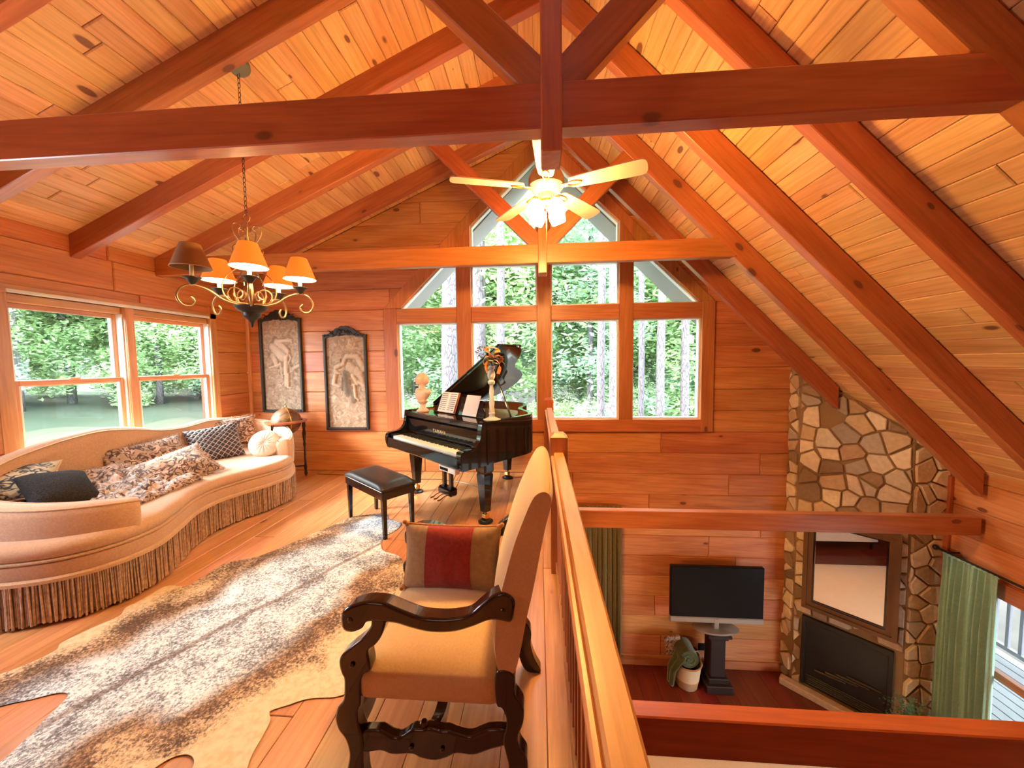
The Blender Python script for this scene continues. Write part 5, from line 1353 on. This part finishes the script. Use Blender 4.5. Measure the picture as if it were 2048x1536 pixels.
def spiral(c, r0, r1, a0, turns, u, n=26):
    return [c+u*((r0+(r1-r0)*i/n)*cos(a0+turns*2*pi*i/n))+Vector((0, 0, (r0+(r1-r0)*i/n)*sin(a0+turns*2*pi*i/n))) for i in range(n+1)]
lr, tc_ = Vector((.77, .64, 0)), Vector((.64, -.77, 0))
ARMR = .33
for k in range(5):
    a = radians(72*k); u = (tc_*cos(a)+lr*sin(a)).normalized(); end = cA+u*ARMR
    P_ = lambda r, z: cA+u*r+Vector((0, 0, z))
    main = smooth_curve([tuple(P_(.02, 2.03)), tuple(P_(.09, 2.028)), tuple(P_(.17, 2.05)), tuple(P_(.25, 2.105)), tuple(P_(.33, 2.125)), tuple(P_(.39, 2.10)), tuple(P_(.415, 2.04)), tuple(P_(.39, 1.99)), tuple(P_(.345, 1.985)), tuple(P_(.325, 2.02)), tuple(P_(.345, 2.045))], 5, False)
    ar = put('arm', G().tube(main, .0075, 8), M['bronze'], cl, smooth=60)
    put('scroll', G().tube(spiral(cA+u*.085+Vector((0, 0, 2.10)), .062, .016, -1.3, 1.25, u), .005, 6), M['bronze'], cl, smooth=60)
    big_ = smooth_curve([tuple(P_(.03, 2.04)), tuple(P_(.13, 2.05)), tuple(P_(.17, 2.13)), tuple(P_(.14, 2.22)), tuple(P_(.06, 2.30)), tuple(P_(.012, 2.33))], 5, False)
    put('scroll', G().tube(big_, .0045, 6), M['bronze'], cl, smooth=60)
    tp = smooth_curve([tuple(P_(.008, 2.40)), tuple(P_(.035, 2.46)), tuple(P_(.085, 2.54)), tuple(P_(.085, 2.60)), tuple(P_(.045, 2.61)), tuple(P_(.035, 2.575)), tuple(P_(.055, 2.565))], 5, False)
    put('crown_scroll', G().tube(tp, .0042, 6), M['bronze'], cl, smooth=60)
    tp = smooth_curve([tuple(P_(.010, 2.52)), tuple(P_(.03, 2.47)), tuple(P_(.07, 2.46)), tuple(P_(.095, 2.43)), tuple(P_(.08, 2.39)), tuple(P_(.05, 2.40))], 5, False)
    put('crown_scroll', G().tube(tp, .0038, 6), M['bronze'], cl, smooth=60)
    e3 = tuple(end)[:2]
    put('cup', G().lathe([(.008, 2.128), (.022, 2.142), (.036, 2.165), (.052, 2.172), (.052, 2.177), (.01, 2.176)], 20, (e3[0], e3[1], 0)), M['iron'], ar, smooth=35)
    put('candle_tube', G().lathe([(.0125, 2.176), (.0125, 2.275), (.004, 2.277)], 12, (e3[0], e3[1], 0)), M['candle'], ar, smooth=40)
    lit = k != 4
    if lit: put('bulb', G().ball((e3[0], e3[1], 2.30), (.013, .013, .026)), M['bulb'], ar)
    # shade: double-walled cone
    g = G(); NS = 28; v = []
    for r, z in ((.112, 2.238), (.056, 2.395)): v += [(e3[0]+r*cos(2*pi*i/NS), e3[1]+r*sin(2*pi*i/NS), z) for i in range(NS)]
    g.add(v, [(i, (i+1) % NS, NS+(i+1) % NS, NS+i) for i in range(NS)])
    sh_ = put('lamp_shade', g, M['shade'] if lit else M['darkshade'], cl, smooth=60)
    if not lit: tag(sh_, 'unlit brown lamp shade')
    g = G(); v = []
    for r, z in ((.1105, 2.238), (.0545, 2.395)): v += [(e3[0]+r*cos(2*pi*i/NS), e3[1]+r*sin(2*pi*i/NS), z) for i in range(NS)]
    g.add(v, [(i, (i+1) % NS, NS+(i+1) % NS, NS+i) for i in range(NS)])
    put('shade_lining', g, M['shadein'] if lit else M['darkshade'], sh_, smooth=60)
    put('shade_trim', G().tube([(e3[0]+.112*cos(2*pi*i/NS), e3[1]+.112*sin(2*pi*i/NS), 2.238) for i in range(NS)], .0025, 5, True), M['sofatrim'], sh_)

# ------------------------------------------------------------------ ceiling fan
fc = Vector((.065, 2.65, 2.82))
fn = thing('ceiling_fan', 'five-bladed ceiling fan with a cluster of lit tulip shades', 'ceiling fan', tuple(fc))
put('downrod', G().tube([fc+Vector((0, 0, .15)), Vector((fc.x, fc.y, 4.66))], .013, 10), M['brass'], fn, smooth=60)
put('canopy', G().lathe([(.02, -.11), (.06, -.06), (.075, 0)], 20, (fc.x, fc.y, 4.70)), M['brass'], fn, smooth=40)
put('motor_housing', G().lathe([(.02, .19), (.05, .17), (.06, .12), (.105, .10), (.125, .06), (.125, .0), (.10, -.03), (.06, -.05), (.055, -.085), (.02, -.10)], 32, fc), M['fanmetal'], fn, smooth=35)
M['blade'] = M['fanblade']
a0 = radians(-92)
for k in range(5):
    a = a0+radians(72*k); u = Vector((cos(a), sin(a), 0)); w = Vector((-sin(a), cos(a), 0))
    Mb = Matrix(((u.x, w.x, 0, fc.x), (u.y, w.y, 0, fc.y), (0, 0, 1, fc.z-.005), (0, 0, 0, 1))) @ Matrix.Rotation(radians(-11), 4, 'X')
    out_ = smooth_curve([(.17, -.035), (.23, -.055), (.40, -.066), (.58, -.073), (.655, -.068), (.675, -.03), (.675, .03), (.655, .068), (.58, .073), (.40, .066), (.23, .055), (.17, .035)], 4)
    bl = put('blade', G().prism(out_, -.004, .004, 'z', Mb), M['fanblade'], fn)
    put('blade_iron', G().cbox(.09, .16, -.018, .018, -.014, -.005, .003, Mb).tube([Mb @ Vector((.15+.05+.05*cos(t), .022*sin(t), -.010)) for t in [2*pi*i/18 for i in range(18)]], .005, 6, True), M['brass'], bl)
for k in range(4):
    a = radians(-50+90*k); u = Vector((cos(a), sin(a), 0)); o_ = fc+u*.055+Vector((0, 0, -.09))
    axd = (u*.50+Vector((0, 0, -1))).normalized(); q = Vector((0, 0, -1)).rotation_difference(axd).to_matrix().to_4x4(); Mt = Matrix.Translation(o_+axd*.03) @ q
    put('light_arm', G().tube([fc+Vector((0, 0, -.08)), fc+u*.04+Vector((0, 0, -.075)), o_+axd*.03], .010, 8), M['brass'], fn, smooth=60)
    tu = put('tulip_shade', G().lathe([(.018, 0), (.042, -.02), (.058, -.055), (.058, -.09), (.048, -.125), (.040, -.128), (.045, -.09), (.02, -.06)], 24, (0, 0, 0), Mt), M['tulip'], fn, smooth=50)
put('light_hub', G().lathe([(.02, -.08), (.045, -.09), (.05, -.11), (.03, -.135), (.008, -.145)], 24, fc), M['brass'], fn, smooth=40)
put('pull_chain', G().tube([fc+Vector((0, 0, -.14)), fc+Vector((0, 0, -.62))], .0022, 5), M['brass'], fn)

# ------------------------------------------------------------------ curtains
def curtain(name, label, p0, p1, z0, z1, amp, waves, mat, seed, rod=None, flare=0):
    p0, p1 = Vector((*p0, 0)), Vector((*p1, 0)); u = (p1-p0).normalized(); L = (p1-p0).length; nrm = Vector((-u.y, u.x, 0))
    t = thing(name, label, 'curtain', tuple((p0+p1)/2+Vector((0, 0, z0)))); g = G(); nx, nz = 150, 26; v = []
    for s1 in (0, 1):
        for j in range(nz+1):
            w_ = j/nz; z = z1+(z0-z1)*w_
            for i in range(nx+1):
                x = i/nx; ph = x*waves*2*pi+1.3*noise.noise(Vector((x*5, w_*.8, seed))); a_ = amp*(.35+.65*min(1, w_*3+.2))
                v.append(p0+u*(x*L*(1+flare*w_))+nrm*(a_*sin(ph)+a_*.4*sin(ph*2.3+seed)+s1*.003)+Vector((0, 0, z)))
    f = []; N = (nx+1)*(nz+1)
    for j in range(nz):
        for i in range(nx): q = j*(nx+1)+i; f += [(q, q+1, q+nx+2, q+nx+1), (N+q, N+q+nx+1, N+q+nx+2, N+q+1)]
    put('drape', g.add(v, f), mat, t, smooth=80)
    g = G().tube([p0+Vector((0, 0, z1+.004))+nrm*(.012*sin(i*1.7)) +u*(L*i/40) for i in range(41)], .014, 6)
    put('heading', g, mat, t, smooth=60)
    return t
curtain('curtain', 'sage green pleated curtain at the lower right window', (XR-.12, 4.10), (XR-.12, 3.62), H2+.02, -.52, .045, 8, M['green'], 2, flare=.05)
curtain('curtain', 'olive curtain hanging on the lower gable wall beyond the railing', (.52, D-.10), (1.14, D-.10), H2+.02, -.45, .032, 9, M['olive'], 5)
rd = thing('curtain_rod', 'black curtain rod with a ball finial over the lower right window', 'curtain rod', (XR-.12, 4.15, -.50))
put('rod', G().tube([(XR-.12, 4.15, -.500), (XR-.12, .9, -.500)], .012, 10), M['iron'], rd, smooth=60)
put('finial', G().ball((XR-.12, 4.165, -.50), .028), M['iron'], rd, smooth=60)
put('bracket', G().tube([(XR-.12, 4.05, -.50), (XR-.005, 4.05, -.50)], .008, 6), M['iron'], rd); put('bracket', G().tube([(XR-.12, 3.2, -.50), (XR-.005, 3.2, -.50)], .008, 6), M['iron'], rd)

# ------------------------------------------------------------------ television on its pedestal, basket, plant
tv = thing('television', 'flat black television with a silver lower edge on a dark pedestal', 'television', (2.33, 4.82, -1.99))
put('screen', G().cbox(1.735, 2.925, 4.77, 4.83, -1.84, -1.145, .008), M['screen'], tv); put('bezel', G().cbox(1.73, 2.93, 4.765, 4.84, -1.915, -1.84, .01), M['silver'], tv)
put('neck', G().cbox(2.30, 2.36, 4.76, 4.82, -2.0, -1.85, .004), M['ivory'] if False else M['silver'], tv)
g = G().lathe([(.29, 0), (.30, .01), (.28, .022), (.05, .028)], 32, (0, 0, 0), Matrix.Translation((2.335, 4.81, -2.012)) @ Matrix.Diagonal((1, .5, 1, 1)))
put('stand', g, M['silver'], tv, smooth=40)
pd = thing('pedestal', 'dark square pedestal with a stepped foot carrying the television', 'pedestal', (2.33, 4.81, H2))
def pbx(n_, h, z0, z1): put(n_, G().cbox(2.335-h, 2.335+h, 4.81-h, 4.81+h, z0, z1, .008), M['dkwood'], pd)
pbx('top', .15, -2.055, -2.014); pbx('neck_moulding', .12, -2.10, -2.055); pbx('shaft', .095, -2.62, -2.10); pbx('base_moulding', .13, -2.69, -2.62); pbx('foot', .17, H2+.002, -2.69)
bkc = Vector((1.965, 4.79, H2+.002))
bt = thing('basket', 'two-tone round basket holding a rolled towel beside the pedestal', 'basket', tuple(bkc))
put('lower_band', G().lathe([(.125, 0), (.135, .01), (.155, .13), (.15, .13), (.13, .015)], 28, bkc), M['goldrope'], bt, smooth=40)
put('upper_band', G().lathe([(.156, .13), (.178, .33), (.184, .34), (.172, .34), (.15, .13)], 28, bkc), M['cream'], bt, smooth=40)
put('rim', G().tube([bkc+Vector((.18*cos(2*pi*i/28), .18*sin(2*pi*i/28), .34)) for i in range(28)], .010, 6, True), M['goldrope'], bt, smooth=60)
tw = thing('rolled_towel', 'dark green towel rolled and draped over the left side of the basket', 'towel', tuple(bkc+Vector((-.05, 0, .34))))
rollp = [bkc+Vector((-.02+(.012+.0078*t)*cos(t), -.05, .46+(.012+.0078*t)*sin(t))) for t in [i*.45 for i in range(38)]]
g = G(); v = []
for p in rollp: v += [p+Vector((0, -.10, 0)), p+Vector((0, .16, 0))]
f = [(2*i, 2*i+2, 2*i+3, 2*i+1) for i in range(len(rollp)-1)]
put('roll', g.add(v, f), M['towel'], tw, smooth=80)
put('roll_core', G().tube([bkc+Vector((-.02, -.14, .46)), bkc+Vector((-.02, .10, .46))], .118, 20), M['towel'], tw, smooth=60)
g = G(); v = []; n = 16
for j in range(n+1):
    for i in range(n+1):
        a, b_ = i/n, j/n; w_ = .26*(1-.55*b_)
        v.append(bkc+Vector((-.10-.10*min(1, b_*2)-.03*b_+.02*sin(a*14), -.02-w_/2+w_*a-.06, .50-.42*b_+.012*sin(a*11+b_*3))))
f = []
for j in range(n):
    for i in range(n): q = j*(n+1)+i; f.append((q, q+1, q+n+2, q+n+1))
o = put('hanging_end', g.add(v, f), M['towel'], tw, smooth=80); md = o.modifiers.new('s', 'SOLIDIFY'); md.thickness = .02
bz = thing('boxed_kit', 'small patterned tan box standing up in the basket', 'box', tuple(bkc+Vector((-.10, .08, .36))))
put('carton', G().cbox(-.19, .02, .06, .10, .36, .62, .006, Matrix.Translation(bkc) @ Matrix.Rotation(radians(-8), 4, 'Y')), M['floral'], bz)
bz2 = thing('jar', 'dark glass jar with silver wire standing in the right of the basket', 'jar', tuple(bkc+Vector((.10, 0, .3))))
put('body', G().lathe([(.05, .24), (.062, .28), (.062, .44), (.04, .48), (.04, .50)], 18, bkc+Vector((.09, 0, 0))), M['mahog'], bz2, smooth=40)
put('wire', G().tube([bkc+Vector((.09+.065*cos(t), -.065, .42+.10*sin(t))) for t in [pi*i/14 for i in range(15)]], .005, 6), M['silver'], bz2)
tag(put('wall_outlet', G().cbox(2.235, 2.335, D-.008, D-.001, -2.55, -2.44, .003), M['black']), 'small dark outlet plate low on the gable wall behind the pedestal', 'outlet')
plc = Vector((4.0, 3.97, H2+.002)); pt = thing('potted_fern', 'bushy green fern in a dark pot beside the fireplace', 'plant', tuple(plc))
put('pot', G().lathe([(.09, 0), (.11, .02), (.08, .06), (.11, .30), (.13, .33), (.11, .33)], 20, plc), M['dkwood'], pt, smooth=40)
random.seed(13); g = G()
for i in range(90):
    a = random.uniform(0, 2*pi); rr = random.uniform(.08, .26); hh = random.uniform(.12, .32)
    pts = [plc+Vector((cos(a)*rr*t, sin(a)*rr*t, .32+hh*sin(pi*.62*t)*1.0)) for t in [k/6 for k in range(7)]]
    for k in range(1, 7):
        p = pts[k]; dd_ = (pts[k]-pts[k-1]).normalized(); sd2 = dd_.cross(Vector((0, 0, 1))).normalized()
        for s1 in (-1, 1): q = p+sd2*s1*.035*(1-k/9); m_ = (p+q)/2+dd_*.010; g.add([p-dd_*.008, m_, q+dd_*.006, (p+q)/2-dd_*.006], [(0, 1, 2, 3)])
tag(put('fronds', g, M['fern'], pt), kind='stuff')

# ------------------------------------------------------------------ lower room pieces
lr_ = thing('area_rug', 'large beige rug on the dark floor of the lower room', 'rug', (1.9, 1.9, H2))
put('pile', G().cbox(.30, 3.35, .75, 3.90, H2+.001, H2+.014, .004), M['lowrug'], lr_); put('border', G().cbox(.38, 3.27, .83, 3.82, H2+.013, H2+.016, .001), M['cream'], lr_)
db = thing('upholstered_settee', 'low beige settee in the lower room, seen only in the mirror', 'settee', (-.6, 1.4, H2))
soft('seat', -1.3, -.35, .5, 2.5, H2+.16, H2+.46, .05, .03, M['sofa'], db); soft('backrest', -1.55, -1.3, .5, 2.5, H2+.16, H2+.92, .06, 0, M['sofa'], db)
for x_ in (-1.45, -.42):
    for y_ in (.6, 2.4): put('leg', G().lathe([(.025, 0), (.035, .16)], 10, (x_, y_, H2+.002)), M['mahog'], db)
put('rail', G().cbox(-.37, -.345, .5, 2.5, H2+.16, H2+.20, .004), M['mahog'], db)
# floor cable
cb = smooth_curve([(-3.2, 4.9, .006), (-2.75, 4.86, .006), (-2.3, 4.82, .006), (-1.9, 4.70, .006), (-1.4, 4.72, .006), (-1.0, 4.60, .006), (-.75, 4.42, .006)], 6, False)
tag(put('power_cord', G().tube(cb, .004, 5), M['black']), 'thin dark cord lying on the floor along the gable wall behind the piano', 'cord')

# ------------------------------------------------------------------ outdoors
g = G(); v = []; f = []; NX, NY = 60, 60
def gz(x, y):
    r = sqrt(max(0, (x+4.3))**2+0)
    far = max(0, y-8)*.045+max(0, y-34)*.35
    left = max(0, -x-6)*.062+max(0, -x-48)*.35
    return -3.25+max(far, left)+.12*noise.noise(Vector((x*.15, y*.15, 0)))
for j in range(NY+1):
    for i in range(NX+1):
        x_ = -75+(i/NX)*125; y_ = -30+(j/NY)*100; v.append((x_, y_, gz(x_, y_)))
for j in range(NY):
    for i in range(NX): q = j*(NX+1)+i; f.append((q, q+1, q+NX+2, q+NX+1))
gr = put('ground', G().add(v, f), M['lawn'], smooth=80); tag(gr, kind='structure')
def crown(seed, n, R, H_, size):
    random.seed(seed); g = G()
    bl = [(random.uniform(-.75, .75)*R, random.uniform(-.75, .75)*R, random.uniform(.08, .98)*H_, random.uniform(.22, .42)*R) for _ in range(34)]
    for i in range(n):
        bx_, by_, bz_, br = random.choice(bl); k_ = 1-.35*bz_/H_
        d_ = Vector((random.gauss(0, 1), random.gauss(0, 1), random.gauss(0, .5))).normalized()*br*random.uniform(.6, 1.05)
        p = Vector((bx_*k_, by_*k_, bz_))+d_
        t_ = Vector((random.gauss(0, 1), random.gauss(0, 1), random.gauss(0, .35))).normalized(); s_ = t_.cross(Vector((random.gauss(0, .5), random.gauss(0, .5), 1))).normalized()
        L_ = size*random.uniform(.6, 1.3); g.add([p-t_*L_, p+s_*L_*.42, p+t_*L_, p-s_*L_*.42], [(0, 1, 2, 3)])
    me = bpy.data.meshes.new('crown'); me.from_pydata([tuple(q) for q in g.v], [], g.f); return me
crowns = [crown(1, 17000, 3.3, 9, .12), crown(2, 17000, 2.8, 11, .115), crown(3, 15000, 3.6, 8, .13)]
low = [crown(7, 9000, 2.0, 3.6, .08)]
for i, me in enumerate(crowns): me.materials.append(M['leaf' if i != 1 else 'leaf2'])
low[0].materials.append(M['leaf'])
def mk(me, mat): 
    c = me.copy(); c.materials.clear(); c.materials.append(mat); return c
def trunkmesh(r, h, seed=0):
    random.seed(seed); g = G(); pts = []; x_ = y_ = 0
    for k in range(9):
        pts.append((x_, y_, h*k/8)); x_ += random.uniform(-.06, .06); y_ += random.uniform(-.06, .06)
    g.tube(pts, [r*(1.15-.45*k/8) for k in range(9)], 12)
    me = bpy.data.meshes.new('trunk'); me.from_pydata([tuple(p) for p in g.v], [], g.f); me.materials.append(M['bark']); me.shade_smooth(); return me
TM = trunkmesh(.15, 13, 5); PM = trunkmesh(.20, 20, 6)
def add_tree(name, label, group, x_, y_, crown_me, trunk_me, rz, sc, z_off=0, cz=2.2, tsc=1):
    e = thing(name, label, 'tree', (x_, y_, gz(x_, y_)-.1+z_off), rz, group); e.scale = (sc, sc, sc); WM[e] = e.matrix_basis.copy() 
    if crown_me:
        o = bpy.data.objects.new('foliage', crown_me); COL.objects.link(o); o.parent = e; o.location = (0, 0, cz)
    if trunk_me:
        o = bpy.data.objects.new('trunk', trunk_me); COL.objects.link(o); o.parent = e; o.scale = (tsc, tsc, 1)
    return e
# pines singled out by the photo: direction from the camera and distance
for u_, wpx, dist, lab in ((902, 27, 10.4, 'thick pale pine trunk close outside the left gable panes'), (960, 22, 13, 'pine trunk behind the piano lid, left of the window centre'), (1003, 14, 12.2, 'slim grey trunk just right of the raised piano lid'),
                      (1203, 13, 11.6, 'left one of the two slim trunks beside the right mullion'), (1226, 13, 11.0, 'right one of the two slim trunks beside the right mullion'), (1282, 10, 12.3, 'thin trunk just right of the right mullion'), (1322, 13, 11.8, 'straight trunk in the middle of the lower right pane'), (1368, 13, 12.6, 'trunk near the right edge of the lower right pane')):
    d_ = _F2+_R3*((u_-1024)/Fp); x_, y_ = d_.x*dist/d_.y, dist
    r = wpx/Fp*dist/2*.95
    add_tree('pine_tree', lab, 'pine trunks outside the gable window', x_, y_, None, PM, u_, 1.0, tsc=r/.17)
random.seed(31)
N1 = 0
for i in range(46):
    row = i % 4; y_ = (15.5, 20, 25, 31)[row]+random.uniform(-1.3, 1.3); span = .62*y_+3
    x_ = -span*.95+ (i//4+.5)/11.5*span*2.0+random.uniform(-.9, .9)
    sc = random.uniform(.85, 1.25); k = random.randrange(3)
    add_tree('leafy_tree', 'green leafy tree in the woods beyond the gable window', 'woods beyond the gable window', x_, y_, crowns[k], TM, random.uniform(0, 6), sc, 0, (-.3 if row > 1 else 1.0)+random.uniform(0, 2), .8)
for i in range(12):
    x_ = -7+i*1.35+random.uniform(-.5, .5); y_ = random.uniform(13.5, 16)
    if abs(x_) < 0: continue
    add_tree('sapling', 'low leafy sapling in the undergrowth beyond the gable window', 'undergrowth beyond the gable window', x_, y_, low[0], None, random.uniform(0, 6), random.uniform(.6, 1.0), 0, .2)
random.seed(32)
for i in range(34):
    t = (i//2+.5)/17; ang = radians(118+(172-118)*t); r = (44 if i % 2 == 0 else 52)+random.uniform(-2, 2)
    # directions between +y and -x seen through the left window
    x_, y_ = r*cos(ang), r*sin(ang)
    k = random.randrange(3)
    add_tree('lawn_edge_tree', 'leafy tree along the far edge of the lawn beyond the left window', 'trees beyond the lawn', x_, y_, crowns[k], TM, random.uniform(0, 6), random.uniform(1.35, 1.75), 0, -.4+random.uniform(0, .8))
bf = thing('bird_feeder', 'small white hanging bird feeder outside the lower right pane', 'bird feeder', (3.05, 7.2, 1.75))
d_ = _F2+_R3*((1381-1024)/Fp)-_U3*((680-768)/Fp); bfp = Vector((0, 0, EYE))+d_*(7.2/d_.y)
bf.matrix_basis = Matrix.Translation(bfp); WM[bf] = bf.matrix_basis.copy()
put('body', G().cbox(bfp.x-.045, bfp.x+.045, bfp.y-.04, bfp.y+.04, bfp.z-.06, bfp.z+.05, .01), M['white'], bf)
put('roof', G().lathe([(.07, .05), (.06, .06), (.012, .10)], 12, bfp), M['soffit'], bf)
put('hanger', G().tube([bfp+Vector((0, 0, .10)), bfp+Vector((0, 0, 1.6))], .004, 5), M['iron'], bf)
